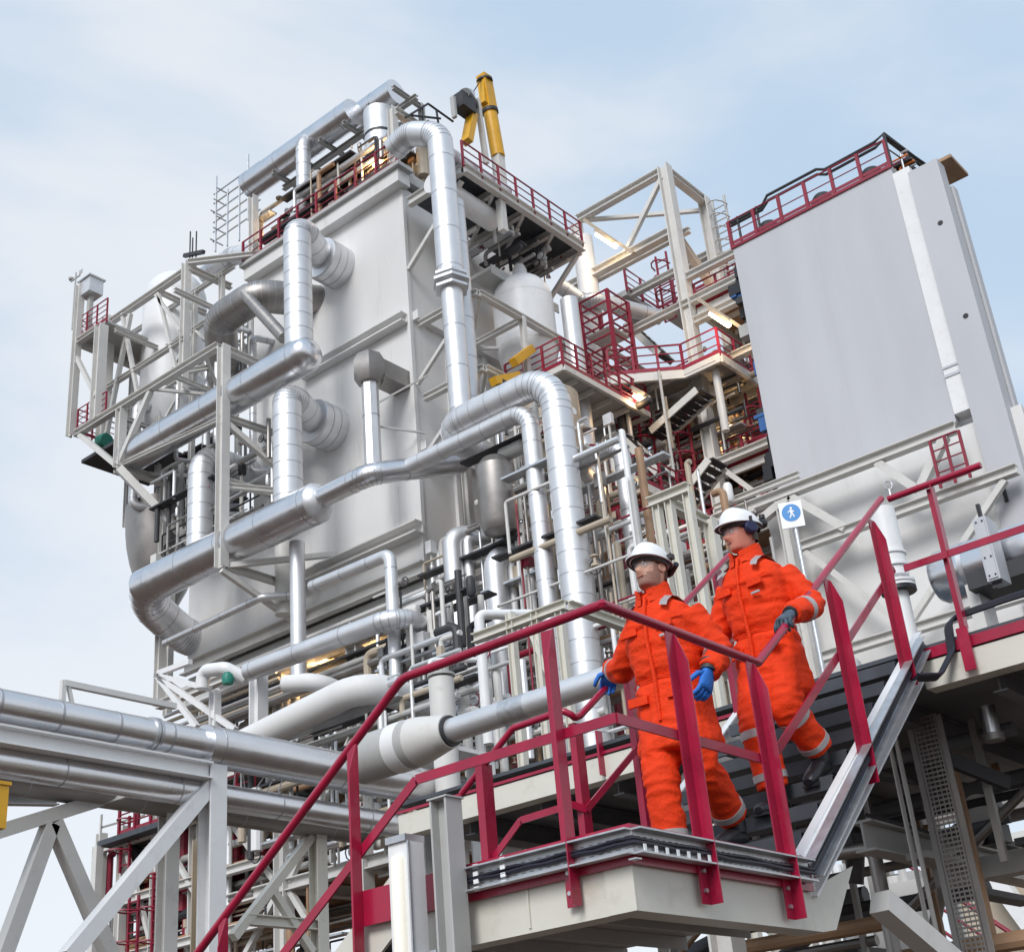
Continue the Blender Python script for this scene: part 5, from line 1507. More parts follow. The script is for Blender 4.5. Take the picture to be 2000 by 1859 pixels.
mem += [('beam', (6.0, Y2, zI), (24, Y2, zI), 0.3, 'steel'),
        ('brace', sv(385, 1500, y=Y2-1.0), nd, 0.42, 'steel'), ('brace', nd, sv(-30, 1632, y=Y2), 0.42, 'steel'),
        ('brace', sv(105, 1448, y=Y2), nd, 0.36, 'steel'), ('brace', sv(-20, 1525, y=Y2), nd, 0.36, 'steel'),
        ('brace', sv(98, 1610, y=Y2), sv(0, 1880, y=Y2), 0.44, 'steel'), ('brace', sv(104, 1606, y=Y2), sv(230, 1900, y=Y2), 0.44, 'steel'),
        ('brace', sv(0, 1490, y=Y2), sv(100, 1440, y=Y2), 0.36, 'steel'),
        ('beam', sv(0, 1560, y=Y2+1), sv(110, 1562, y=Y2+1), 0.22, 'steel_grey'),
        ('column', (xc, Y2, 0), (xc, Y2, zI-0.16), 0.32, 'steel')]
x2 = sv(620, 1620, y=Y2).x
mem += [('column', (x2, Y2, 0), (x2, Y2, sv(620, 1618, y=Y2).z), 0.30, 'cream'), ('brace', (x2-0.1, Y2, sv(610, 1625, y=Y2).z), sv(455, 1830, y=Y2), 0.3, 'cream'),
        ('brace', sv(530, 1735, y=Y2), sv(610, 1859, y=Y2), 0.26, 'cream'), ('beam', sv(480, 1795, y=Y2), (x2, Y2, sv(480, 1795, y=Y2).z), 0.22, 'cream'),
        ('column', (sv(480, 1700, y=Y2).x, Y2+1.5, 0), (sv(480, 1700, y=Y2).x, Y2+1.5, sv(480, 1650, y=Y2+1.5).z), 0.3, 'tan')]
frame('pipe_rack', 'white and beige steel rack carrying the silver pipes at lower left', mem)
t = thing('yellow_box', 'yellow box mounted on the rack at the left picture edge', 'box', sv(0, 1580, y=21.5))
build('body', MB().cbox(sv(-12, 1578, y=21.5), (0.30, 0.35, 0.72)), 'yellow', t)
build('lid', MB().cbox(sv(-12, 1578, y=21.5)+V((0, 0, 0.40)), (0.36, 0.4, 0.06)), 'yellow', t)
# small bar frame standing on the pipe
t = thing('pipe_guide', 'thin grey guide frame standing on the silver rack pipe', 'frame', Kk(215, 1370))
a, b_ = Kk(208, 1352), Kk(312, 1382)
build('bar', MB().bar((a.x, YK+1.5, a.z+0.6), (b_.x+1.5, YK+1.5, a.z+0.6), 0.12), 'steel', t)
build('leg', MB().bar((a.x, YK+1.5, zP), (a.x, YK+1.5, a.z+0.65), 0.1), 'steel', t)
build('strut', MB().bar((a.x+0.5, YK+1.5, zP), (a.x+0.12, YK+1.5, a.z+0.55), 0.07), 'steel', t)
# end frame of the jacketed pipe, near the landing
t = thing('jacket_end_frame', 'pale portal plate round the end of the jacketed rack pipe', 'frame', (xe, YK, 0))
p = Kk(905, 1545)
build('column', MB().ibeam((xe, YK-0.6, 0), (xe, YK-0.6, zP+0.7), 0.5), 'white', t)
build('column', MB().ibeam((xe-0.8, YK+0.2, 0), (xe-0.8, YK+0.2, zP-0.5), 0.5), 'steel_grey', t)
build('top_plate', MB().box((xe-1.2, YK-0.9, zP+0.70), (xe+0.5, YK+0.9, zP+0.8)), 'white', t)

# ================================================================== PALE PIPES LOW IN FRONT OF THE MODULE
pipe('pale_pipe', 'smooth white pipe slanting up below the module, left of the railing bend', [sv(450, 1466, x=24), sv(715, 1335, x=24), sv(830, 1375, x=26.5)], 0.40, bend=0.8, material='wall', step=0, n=24)
pipe('pale_pipe', 'thinner white pipe crossing behind the smooth white pipe', [sv(560, 1335, x=26), sv(620, 1330, x=26), sv(690, 1360, x=27.5)], 0.26, bend=0.5, material='wall', step=0)
pipe('pale_pipe', 'white bent pipe beside the green valve ball', [sv(395, 1345, x=26.5), sv(397, 1310, x=26.5), sv(440, 1305, x=26.5), sv(480, 1325, x=27)], 0.22, bend=0.3, material='white', step=0)
pipe('silver_run', 'long silver pipe slanting up to an elbow under the module', [sv(485, 1312, x=26.5), sv(775, 1203, x=26.5), sv(850, 1225, x=28.5)], 0.29, bend=0.55, material='alu_dull', step=2.0, n=24)
pipe('silver_run', 'thin silver pipe along the bottom edge of the module left of the riser', [sv(322, 1256, x=29.6), sv(512, 1166, x=29.6), sv(575, 1163, x=30.6)], 0.14, bend=0.3, material='alu_dull', step=1.5, n=16)
p = sv(762, 1085, x=27.2)
pipe('silver_run', 'silver pipe turning down beside the lower ledge', [sv(610, 1145, x=27.8), V((27.2, p.y, sv(762, 1082, x=27.2).z)), V((27.2, p.y, 12.5))], 0.19, bend=0.3, material='alu_dull', step=1.4, n=18)
for i, (px, y0_, y1_, r, xx, m) in enumerate(((882, 1045, 1340, 0.32, 30.3, 'alu_dull'), (912, 1050, 1350, 0.17, 30.6, 'alu_dull'), (965, 1085, 1340, 0.36, 30.4, 'alu_dull'), (990, 1090, 1330, 0.24, 30.9, 'alu_dull'), (840, 1290, 1400, 0.07, 24, 'white'), (935, 1200, 1370, 0.12, 23, 'white'), (1035, 1100, 1200, 0.1, 30.5, 'white'))):
    p, q = sv(px, y0_, x=xx), sv(px+8, y1_, x=xx)
    solo('standpipe', MB().tube([V((xx, p.y, q.z-1)), V((xx, p.y, p.z)), V((xx+1.2, p.y-0.6, p.z+0.1))], r, n=16, bend=r*1.4), m,
         ('leftmost clad standpipe under the branch pipe', 'thin standpipe beside the leftmost clad one', 'bent standpipe left of the two tall pipes', 'narrow standpipe touching the bent one', 'thin white standpipe above the reducer', 'white standpipe behind the near railing', 'short white standpipe at the foot of the tall pipes')[i], 'pipe')
# reducer pipe behind the landing
t = thing('reducer_pipe', 'grey pipe with cone reducer and white collar behind the near railing', 'pipe', (16, 14.3, 7.9))
zr_ = 7.86
pA, pB, pC = sv(690, 1470, x=16).y, sv(815, 1447, x=16).y, sv(878, 1425, x=16).y
build('wide_end', MB().tube([(16, pA-0.2, zr_), (16, pB, zr_)], 0.40, n=32), 'steel_grey', t)
build('collar', MB().tube([(16, sv(775, 1450, x=16).y, zr_), (16, sv(800, 1450, x=16).y, zr_)], 0.412, n=32), 'white', t)
build('cone', MB().lathe(V((16, pB, zr_)), [(0.40, 0), (0.385, 0.12), (0.27, pB-pC), (0, pB-pC)], n=32, axis=(0, -1, 0)), 'steel', t)
build('ring', MB().tube([(16, pC+0.03, zr_), (16, pC-0.05, zr_)], 0.25, n=28), 'dark', t)
build('narrow_end', MB().tube([(16, pC, zr_), (16, 9.8, zr_)], 0.195, n=28), 'alu_dull', t)
build('label_plate', MB().lathe(V((16, sv(985, 1390, x=16).y, zr_)), [(0.196, 0), (0.2, 0), (0.2, 0.5), (0.196, 0.5)], n=28, axis=(0, -1, 0)), 'galv', t)
build('elbow', MB().tube([(16.0, 10.0, zr_), (16, 9.4, zr_), (17.2, 9.2, zr_-0.4)], 0.2, n=24, bend=0.4), 'alu_dull', t)
# cream box column and bracket frame at px 900..1100
mem = []
for px in (1000, 1050, 1098):
    p = sv(px, 1240, x=21)
    mem.append(('column', (21, p.y, 4), (21, p.y, sv(px, 1195, x=21).z), 0.16))
p, q = sv(925, 1240, x=21), sv(1105, 1185, x=21)
mem += [('beam', (21, p.y, q.z+0.05), (21, q.y, q.z+0.05), 0.2), ('brace', (21, sv(1040, 1250, x=21).y, q.z-0.3), (21, sv(1085, 1350, x=21).y, sv(1085, 1350, x=21).z), 0.16), ('beam', (21.1, q.y, q.z+0.05), (23, q.y, q.z+0.05), 0.2)]
frame('pipe_trestle', 'cream trestle frame behind the bend of the near handrail', mem, material='cream')
t = thing('grey_tank', 'plain grey upright tank behind the near handrail bend', 'tank', (23, 16, 0))
p = sv(850, 1400, x=23.5)
build('shell', MB().lathe(V((23.8, p.y, 0)), [(0, 0), (0.3, 0), (0.3, sv(850, 1330, x=23.8).z), (0, sv(850, 1330, x=23.8).z+0.05)], n=28), 'steel', t)
build('lid', MB().lathe(V((23.8, p.y, sv(850, 1330, x=23.8).z+0.051)), [(0, 0), (0.34, 0), (0.34, 0.06), (0, 0.06)], n=28), 'steel_grey', t)
clutter('front_skid', 'small pale pipes and valves between the rack and the module', 24.5, 28.0, 20.8, 30, 9.5, 13.5, 110, 71, mats=('white', 'steel', 'alu_dull', 'steel_grey', 'dark', 'alu_dull', 'tan'), rmax=0.18)
clutter('front_skid', 'small grey pipes and brackets packed behind the two tall pipes', 27.0, 29.0, 23.4, 27, 13.0, 17.0, 80, 72, mats=('alu_dull', 'steel', 'alu_dark', 'steel_grey', 'dark', 'white'), rmax=0.16)
# left corner braces below the module
mem = []
for a, b_ in (((305, 1318), (460, 1425)), ((305, 1318), (410, 1345)), ((312, 1325), (385, 1420)), ((310, 1315), (372, 1292)), ((420, 1350), (420, 1440)), ((505, 1315), (505, 1420))):
    mem.append(('brace' if a[0] != b_[0] else 'column', sv(*a, x=27.0), sv(*b_, x=27.0), 0.28 if a[0] != 505 else 0.42))
mem.append(('beam', sv(430, 1348, x=27.0), sv(500, 1315, x=27.0), 0.2))
frame('corner_bracing', 'pale diagonal bracing at the lower left corner of the module', mem, material='white')
# red ladders in the lower left
for i, (px, y0_, y1_) in enumerate(((262, 1590, 1640), (245, 1650, 1700), (310, 1700, 1870), (262, 1750, 1870))):
    p, q = sv(px, y0_, x=31.0), sv(px+3, y1_, x=31.0)
    t = thing('red_ladder', ('uppermost red ladder stub under the rack', 'short red ladder cage left of the long one', 'long red caged ladder low behind the rack diagonal', 'red ladder partly hidden by the rack diagonal')[i], 'ladder', V((31, p.y, q.z)))
    for dy in (-0.28, 0.28):
        build('stile', MB().bar((31, p.y+dy, q.z), (31, p.y+dy, p.z), 0.09), 'red_far', t)
    nn = max(2, int((p.z-q.z)/0.35))
    for k in range(nn):
        z = q.z+(p.z-q.z)*(k+0.5)/nn
        build('rung', MB().bar((31, p.y-0.28, z), (31, p.y+0.28, z), 0.05), 'red_far', t)
        if k % 3 == 1:
            build('cage_hoop', MB().tube([V((31-0.7*math.sin(a), p.y+0.4*math.cos(a), z)) for a in [j*math.pi/6 for j in range(7)]], 0.035, n=4), 'red_far', t)
p, q = sv(190, 1648, x=30.5), sv(315, 1600, x=30.5)
t = thing('low_balcony', 'dark edged balcony with red bits under the rack at lower left', 'balcony', V((30.5, p.y, p.z)))
build('deck', MB().box((30.5, q.y-6, p.z-0.1), (34, p.y, p.z+0.1)), 'grate', t)
build('post', MB().bar((30.5, p.y-0.05, 0), (30.5, p.y-0.05, p.z-0.11), 0.3), 'steel', t)
build('rail_post', MB().bar((30.55, p.y-0.1, p.z+0.1), (30.55, p.y-0.1, p.z+1.1), 0.08), 'steel', t)
build('top_rail', MB().bar((30.55, p.y-0.1, p.z+0.6), (32.5, p.y-0.1, p.z+1.3), 0.08), 'steel', t)
railing('balcony_railing', 'red railing of the low balcony under the rack', [(30.6, p.y-1.2, p.z+0.1), (30.6, q.y-5, p.z+0.1)], gap=1.0, r=0.04, post=0.1)

# brown lower works seen under the rack at left
mem = []
for yy in (42.5, 44.6, 46.0):
    mem.append(('column', (31.2, yy, 0), (31.2, yy, 14.2), 0.32))
for z in (9.4, 11.4, 13.6):
    mem.append(('beam', (31.2, 36.5, z), (31.2, 46.2, z), 0.3))
mem += [('brace', (31.2, 42.6, 9.5), (31.2, 44.5, 13.5), 0.26), ('brace', (31.2, 39, 9.5), (31.2, 42.3, 13.5), 0.26)]
frame('lower_works_scaffold', 'beige posts and beams of the brown lower works under the rack', mem)
for i, z in enumerate((9.7, 11.7)):
    solo('lower_works_floor', MB().box((31.4, 37, z-0.1), (36, 46.0, z)), 'rust', ('lower', 'upper')[i]+' brown floor of the works under the rack', 'floor')
clutter('lower_works', 'brown pipes, drums and boxes in the works under the rack', 31.5, 34, 37, 45.9, 9.2, 14.2, 190, 73, mats=('rust', 'tan', 'alu_dark', 'dark', 'steel_grey', 'alu_dull', 'red_far', 'steel'), rmax=0.3)

# ================================================================== TWO WORKERS
def fabric(name, col, rough=0.75, emis=0.0):
    m = mat(name, col, rough, var=0.07, scale=9, bump=0.35, bscale=55, spec=0.25)
    return m
fabric('suit', (0.80, 0.047, 0.006))
mat('tape', (0.42, 0.41, 0.41), 0.4, var=0.08, scale=20, metal=0.2)
mat('skin', (0.56, 0.30, 0.215), 0.5, var=0.1, scale=18, spec=0.4)
mat('skin_ruddy', (0.55, 0.21, 0.15), 0.5, var=0.12, scale=18, spec=0.4)
mat('stubble', (0.31, 0.165, 0.125), 0.7, var=0.12, scale=60)
mat('hair', (0.05, 0.03, 0.02), 0.6, var=0.2)
mat('helmet', (0.83, 0.83, 0.84), 0.28, var=0.015, scale=6, coat=0.3)
mat('glove_blue', (0.02, 0.17, 0.62), 0.6, var=0.12, scale=12, bump=0.3, bscale=60)
mat('glove_dark', (0.05, 0.085, 0.12), 0.6, var=0.75, scale=22, bump=0.3, bscale=60)
mat('navy', (0.012, 0.014, 0.06), 0.35, var=0.1)
mat('lip', (0.38, 0.13, 0.11), 0.5)
mat('eye_white', (0.7, 0.68, 0.65), 0.3, var=0.01)
mat('lens', (0.25, 0.24, 0.27), 0.08, var=0.01)


def loft(mb, rings_, cap=True):
    n = len(rings_[0])
    vs = [p for r in rings_ for p in r]
    fs = []
    for i in range(len(rings_)-1):
        for k in range(n):
            fs.append((i*n+k, i*n+(k+1) % n, (i+1)*n+(k+1) % n, (i+1)*n+k))
    if cap:
        fs += [tuple(range(n-1, -1, -1)), tuple((len(rings_)-1)*n+k for k in range(n))]
    mb.add(vs, fs)


def oval(c, s, f, a, b, n=24, p=2.4):
    out = []
    for k in range(n):
        t = 2*math.pi*k/n
        ct, st = math.cos(t), math.sin(t)
        out.append(V(c)+s*(a*math.copysign(abs(ct)**(2/p), ct))+f*(b*math.copysign(abs(st)**(2/p), st)))
    return out


def limb(mb, pts, rad, n=18, sub=4):
    """smooth tapered limb through joints"""
    pts = [V(p) for p in pts]
    path, rs = [], []
    m = len(pts)
    for i in range(m-1):
        p0, p1, p2, p3 = pts[max(0, i-1)], pts[i], pts[i+1], pts[min(m-1, i+2)]
        for k in range(sub):
            t = k/sub
            q = 0.5*((2*p1)+(p2-p0)*t+(2*p0-5*p1+4*p2-p3)*t*t+(3*p1-p0-3*p2+p3)*t**3)
            q = q.lerp(p1.lerp(p2, t), 0.5)
            path.append(q)
            rs.append(rad[i]*(1-t)+rad[i+1]*t)
    path.append(pts[-1])
    rs.append(rad[-1])
    mb.tube(path, rs, n=n)
    return path, rs


def band(parent, path, rs, t0, t1, extra=0.011, material='tape', n=20, name='reflective_tape'):
    """band round a limb between path fractions t0..t1"""
    L = [0]
    for a, b in zip(path, path[1:]):
        L.append(L[-1]+(b-a).length)
    def at(t):
        x = t*L[-1]
        for i in range(len(L)-1):
            if x <= L[i+1]+1e-9:
                u = (x-L[i])/max(1e-6, L[i+1]-L[i])
                return path[i].lerp(path[i+1], u), rs[i]*(1-u)+rs[i+1]*u
        return path[-1], rs[-1]
    ps = [at(t0+(t1-t0)*k/3) for k in range(4)]
    build(name, MB().tube([p for p, r in ps], [r+extra for p, r in ps], n=n), material, parent)


def hand(mb, wrist, d, nrm, thumb_side, curl, spread=0.06, size=1.0):
    """palm, four fingers bent towards nrm, thumb on thumb_side"""
    d = V(d).normalized()
    nrm = (V(nrm)-d*V(nrm).dot(d)).normalized()
    s = V(thumb_side)
    s = (s-d*s.dot(d)-nrm*s.dot(nrm)).normalized()
    w = V(wrist)
    k = size
    loft(mb, [oval(w-d*0.03, s, nrm, 0.034*k, 0.028*k, n=14), oval(w, s, nrm, 0.032*k, 0.024*k, n=14), oval(w+d*0.04*k, s, nrm, 0.043*k, 0.021*k, n=14), oval(w+d*0.085*k, s, nrm, 0.046*k, 0.018*k, n=14), oval(w+d*0.1*k, s, nrm, 0.042*k, 0.013*k, n=14)])
    for i, (off, ln) in enumerate(((0.033, 0.072), (0.011, 0.082), (-0.012, 0.077), (-0.033, 0.060))):
        p = w+d*0.088*k+s*off*k
        pts = [p-d*0.02]
        a = 0.1
        dd = d+s*off*spread*10*0.15
        for j, fr in enumerate((0.42, 0.32, 0.26)):
            a += curl*(0.75 if j == 0 else 1.0)
            v = (dd.normalized()*math.cos(a)+nrm*math.sin(a))
            p = p+v*ln*fr*k
            pts.append(p)
        mb.tube([pts[0], w+d*0.088*k+s*off*k]+pts[1:], [0.0115*k, 0.012*k, 0.0115*k, 0.0105*k, 0.008*k], n=8)
    p = w+d*0.02*k+s*0.034*k
    v1 = (s*0.75+d*0.65+nrm*0.35).normalized()
    v2 = (s*0.1+d*0.75+nrm*0.75*min(1.2, curl+0.3)).normalized()
    mb.tube([p-s*0.015, p+v1*0.03*k, p+v1*0.042*k+v2*0.025*k, p+v1*0.042*k+v2*0.055*k], [0.015*k, 0.014*k, 0.0125*k, 0.009*k], n=8)


def head_mesh(c, f, u):
    """head built of slices; returns MB plus index of lower-face polygons"""
    s = u.cross(f).normalized()
    mb = MB()
    H = 0.25
    rows = [(-0.14, 0.022, 0.055, 0.058), (-0.03, 0.055, 0.05, 0.05), (0.0, 0.083, 0.05, 0.053), (0.04, 0.094, 0.055, 0.058), (0.1, 0.092, 0.06, 0.062), (0.17, 0.093, 0.068, 0.066), (0.23, 0.094, 0.078, 0.069),
            (0.3, 0.095, 0.088, 0.071), (0.36, 0.094, 0.094, 0.073), (0.42, 0.092, 0.098, 0.075), (0.48, 0.090, 0.101, 0.076), (0.54, 0.093, 0.103, 0.077), (0.6, 0.097, 0.104, 0.078), (0.7, 0.095, 0.104, 0.077),
            (0.8, 0.085, 0.097, 0.070), (0.9, 0.062, 0.075, 0.054), (0.97, 0.033, 0.042, 0.03), (1.0, 0.004, 0.004, 0.004)]
    n = 36
    g = lambda x, w: math.exp(-(x/w)**2)
    rr = []
    for h, fr, bk, wd in rows:
        ring = []
        for k in range(n):
            a = 2*math.pi*k/n-math.pi
            ca, sa = math.cos(a), math.sin(a)
            dep = fr if ca > 0 else bk
            p = 2.3
            x = 1.05*dep*math.copysign(abs(ca)**(2/p), ca)
            y = 1.04*wd*math.copysign(abs(sa)**(2/p), sa)
            if h >= 0:
                x += 0.04*g(a, 0.2)*g(h-0.335, 0.055)+0.024*g(a, 0.16)*g(h-0.43, 0.075)
                x += -0.012*(g(a-0.42, 0.2)+g(a+0.42, 0.2))*g(h-0.485, 0.06)
                x += 0.006*g(a, 0.35)*g(h-0.19, 0.03)+0.006*g(a, 0.35)*g(h-0.25, 0.02)-0.005*g(a, 0.5)*g(h-0.22, 0.018)
                x += 0.008*g(a, 0.6)*g(h-0.56, 0.04)
            ring.append(c+f*x+s*y+u*(h*H))
        rr.append(ring)
    loft(mb, rr)
    return mb, s, H, n, len(rows)


def person(label, pelvis, f, feet, knees, arms, hands, head_c, head_f, head_u, glove, skin, muffs=False, beard=False, z0=0, glasses=False, toes=None, twist=None):
    up = V((0, 0, 1))
    f = V(f).normalized()
    s = up.cross(f).normalized()            # towards the person's left
    pelvis = V(pelvis)
    root = thing('person', label, 'person', (pelvis.x, pelvis.y, min(p[2] for p in feet)))
    neck = V(head_c)-V((0, 0, 0.03))
    mb = MB()
    rel = [(-0.30, 0.262, 0.196), (-0.285, 0.276, 0.208), (-0.18, 0.262, 0.196), (-0.05, 0.238, 0.178), (0.08, 0.228, 0.168), (0.14, 0.222, 0.162), (0.22, 0.236, 0.172), (0.34, 0.250, 0.178), (0.45, 0.250, 0.170), (0.52, 0.226, 0.145), (0.565, 0.165, 0.115), (0.60, 0.105, 0.095), (0.635, 0.075, 0.08)]
    spine_top = V((neck.x, neck.y, 0))-V((pelvis.x, pelvis.y, 0))
    rg = []
    for h, a, b in rel:
        c = pelvis+V((0, 0, h))+spine_top*max(0, min(1, (h+0.05)/0.7))*0.85
        rg.append(oval(c, s, f, a*0.9, b*0.93))
    loft(mb, rg)
    limbs = []
    for pts in arms:
        limbs.append(limb(mb, pts, [0.088, 0.098, 0.092, 0.086, 0.08, 0.068][:len(pts)] if len(pts) > 3 else [0.086, 0.077, 0.062]))
    legs = []
    for i, (ft, kn) in enumerate(zip(feet, knees)):
        sg = 1 if i == 1 else -1
        hip = pelvis+s*0.105*sg+V((0, 0, -0.02))
        an = V(ft)+V((0, 0, 0.175))
        legs.append(limb(mb, [hip, hip.lerp(V(kn), 0.5)+V((0, 0, 0)), V(kn), V(kn).lerp(an, 0.55), an], [0.122, 0.112, 0.095, 0.093, 0.092]))
    me = bpy.data.meshes.new('suit_raw')
    me.from_pydata([p for p in mb.v], [], mb.f)
    ob = bpy.data.objects.new('suit_raw', me)
    C.objects.link(ob)
    rm = ob.modifiers.new('r', 'REMESH')
    rm.mode = 'VOXEL'
    rm.voxel_size = 0.0105
    sm = ob.modifiers.new('s', 'SMOOTH')
    sm.factor = 0.5
    sm.iterations = 3
    dg = bpy.context.evaluated_depsgraph_get()
    dg.update()
    ev = bpy.data.meshes.new_from_object(ob.evaluated_get(dg))
    bpy.data.objects.remove(ob, do_unlink=True)
    # folds: creases across limbs, looser drape below the waist
    vs, fs = [], []
    for v in ev.vertices:
        p, nn = v.co.copy(), v.normal.copy()
        q = p-pelvis
        a1 = noise.noise(V((q.x*7, q.y*7, q.z*17)))
        a2 = noise.noise(V((q.x*15+5, q.y*15, q.z*26)))
        a3 = noise.noise(V((q.x*5, q.y*5+9, q.z*6)))
        ridge = (1-abs(a1)*2.2)
        kn_ = 0
        for kk in list(knees)+[arm[1] for arm in arms]:
            kn_ = max(kn_, math.exp(-((p-V(kk)).length/0.14)**2))
        amp = 0.0095*(0.55+0.7*max(0, a3+0.4))+0.006*kn_
        cinch = -0.02*math.exp(-((q.z-0.115)/0.022)**2) if (abs(q.dot(s)) < 0.27) else 0
        pleat = noise.noise(V((q.x*24, q.y*24, q.z*3.5))) if -0.32 < q.z < 0.12 else 0
        vs.append(p+nn*(ridge*amp+a2*0.0035+cinch+pleat*0.009))
    fs = [tuple(pp.vertices) for pp in ev.polygons]
    bpy.data.meshes.remove(ev)
    # head and hands join the body surface
    hu = V(head_u).normalized()
    hf = V(head_f)
    hf = (hf-hu*hf.dot(hu)).normalized()
    hm, hs, H, n, nrow = head_mesh(V(head_c), hf, hu)
    mats_ = ['suit', skin, glove, 'stubble']
    mi = [0]*len(fs)
    off = len(vs)
    vs += hm.v
    for j, q in enumerate(hm.f):
        fs.append(tuple(i+off for i in q))
        m_ = 1
        if beard and j < (nrow-1)*n:
            row, k = divmod(j, n)
            a = 2*math.pi*(k+0.5)/n-math.pi
            if (1 <= row <= 5 and abs(a) < 1.5) or (row in (6, ) and 0.5 < abs(a) < 1.5) or (row in (7, 8, 9) and 1.1 < abs(a) < 1.5):
                m_ = 3
        mi.append(m_)
    for (wr, d, nr, th, cu) in hands:
        hb = MB()
        hand(hb, wr, d, nr, th, cu, size=1.2)
        off = len(vs)
        vs += hb.v
        fs += [tuple(i+off for i in q) for q in hb.f]
        mi += [2]*len(hb.f)
    base = root.location
    me = bpy.data.meshes.new('body')
    me.from_pydata([p-base for p in vs], [], fs)
    for m_ in mats_:
        me.materials.append(MATS[m_])
    me.polygons.foreach_set('material_index', mi)
    me.polygons.foreach_set('use_smooth', [True]*len(me.polygons))
    body = bpy.data.objects.new('body', me)
    C.objects.link(body)
    body.parent = root
    # face details
    hc = V(head_c)
    for sg in (-1, 1):
        e = hc+hf*0.083+hs*0.032*sg+hu*H*0.485
        build('eye', MB().lathe(e-hu*0.011, [(0, 0), (0.008, 0.003), (0.0112, 0.011), (0.008, 0.019), (0, 0.022)], n=10), 'eye_white', root)
        build('iris', MB().lathe(e+hf*0.0095, [(0, 0), (0.005, 0), (0.004, 0.003), (0, 0.003)], n=8, axis=hf), 'hair', root)
        build('eyebrow', MB().bar(e+hf*0.012-hs*sg*0.015+hu*0.021, e+hf*0.006+hs*sg*0.018+hu*0.019, 0.008, 0.008, up=hu), 'hair', root)
        ec = hc-hf*0.008+hs*0.076*sg+hu*H*0.44
        build('ear', MB().lathe(ec, [(0, 0), (0.024, 0.0), (0.03, 0.007), (0.022, 0.012), (0.012, 0.008), (0, 0.007)], n=14, axis=hs*sg+hf*0.1), skin, root)
    build('mouth', MB().bar(hc+hf*0.104-hs*0.023+hu*H*0.218, hc+hf*0.104+hs*0.023+hu*H*0.218, 0.006, 0.008, up=hu), 'lip', root)
    hairb = MB()
    rr = []
    for h, k in ((0.18, 0.99), (0.4, 1.06), (0.6, 1.07), (0.72, 1.07)):
        ring = []
        for j in range(24):
            a = math.pi*0.62+(2*math.pi-2*math.pi*0.62)*j/23
            ring.append(hc+hf*(0.103*k*math.cos(a))+hs*(0.078*k*math.sin(a))+hu*H*h)
        rr.append(ring)
    nn_ = 24
    hairb.add([p for r_ in rr for p in r_], [(i*nn_+k, i*nn_+k+1, (i+1)*nn_+k+1, (i+1)*nn_+k) for i in range(3) for k in range(nn_-1)])
    build('hair', hairb, 'hair', root)
    # helmet
    hb = MB()
    rows = []
    for i in range(11):
        a = i/10*math.pi/2
        r_ = math.cos(a)
        z = math.sin(a)
        ring = []
        for k in range(40):
            t = 2*math.pi*k/40
            ct, st = math.cos(t), math.sin(t)
            rf = 0.134 if ct > 0 else 0.142
            ridge = 1+0.035*math.exp(-(st/0.28)**2)*(z > 0.3)
            ring.append(hc+hf*(rf*r_**0.9*ct-0.006)+hs*(0.113*r_**0.85*st)+hu*(H*0.64+0.122*z*ridge+0.016*ct))
        rows.append(ring)
    loft(hb, rows)
    hel = build('helmet', hb, 'helmet', root, ang=60)
    # brim: thin lip all round, longer at the front
    inner, outer = [], []
    for k in range(40):
        t = 2*math.pi*k/40
        ct, st = math.cos(t), math.sin(t)
        rf = 0.134 if ct > 0 else 0.142
        ex = 0.010+0.034*max(0, ct)**2
        inner.append((rf, ct, st, 0))
        outer.append((rf, ct, st, ex))
    def rp(q, dz):
        rf, ct, st, ex = q
        return hc+hf*((rf+ex)*ct-0.006)+hs*((0.113+ex*0.8)*st)+hu*(H*0.64+dz+0.016*ct-ex*0.2)
    bb = MB()
    loft(bb, [[rp(q, 0.008) for q in inner], [rp(q, 0.004) for q in outer], [rp(q, -0.004) for q in outer], [rp(q, -0.008) for q in inner]], cap=False)
    build('brim', bb, 'helmet', hel)
    bb = MB()
    loft(bb, [[rp((q[0], q[1], q[2], -0.006), -0.012) for q in inner], [rp((q[0], q[1], q[2], -0.012), -0.03) for q in inner]], cap=False)
    build('sweat_band', bb, 'dark', hel)
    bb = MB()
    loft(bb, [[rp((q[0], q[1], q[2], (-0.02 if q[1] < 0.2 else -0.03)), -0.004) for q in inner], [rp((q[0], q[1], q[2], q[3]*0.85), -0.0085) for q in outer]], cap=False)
    build('brim_underside', bb, 'dark', hel)  # dark sheet forming the underside of the brim
    if muffs:
        for sg in (-1, 1):
            ec = hc-hf*0.02+hs*0.085*sg+hu*H*0.46
            m_ = build('ear_muff', MB().lathe(ec, [(0, -0.01), (0.038, -0.01), (0.045, 0.005), (0.045, 0.03), (0.035, 0.042), (0, 0.045)], n=20, axis=hs*sg), 'navy', hel)
            build('muff_arm', MB().bar(ec+hs*sg*0.03, hc-hf*0.02+hs*0.132*sg+hu*H*0.72, 0.02, 0.012), 'dark', m_)
        lc = hc-hf*0.155+hu*H*0.70
        lm = build('head_lamp', MB().lathe(lc, [(0, -0.02), (0.034, -0.02), (0.034, 0.03), (0.026, 0.045), (0, 0.045)], n=16, axis=-hf), 'black', hel)
        build('lamp_knob', MB().lathe(lc-hf*0.03+hu*0.035, [(0, 0), (0.02, 0), (0.02, 0.025), (0, 0.025)], n=12), 'black', lm)
    else:
        for sg in (-1, 1):
            build('side_clip', MB().cbox(hc-hf*0.05+hs*0.122*sg+hu*H*0.70, (0.04, 0.03, 0.03)), 'dark', hel)
        build('rear_strap', MB().tube([hc-hf*0.12+hs*0.1+hu*H*0.62, hc-hf*0.165+hu*H*0.52, hc-hf*0.12-hs*0.1+hu*H*0.62], 0.018, n=8, bend=0.05), 'black', hel)
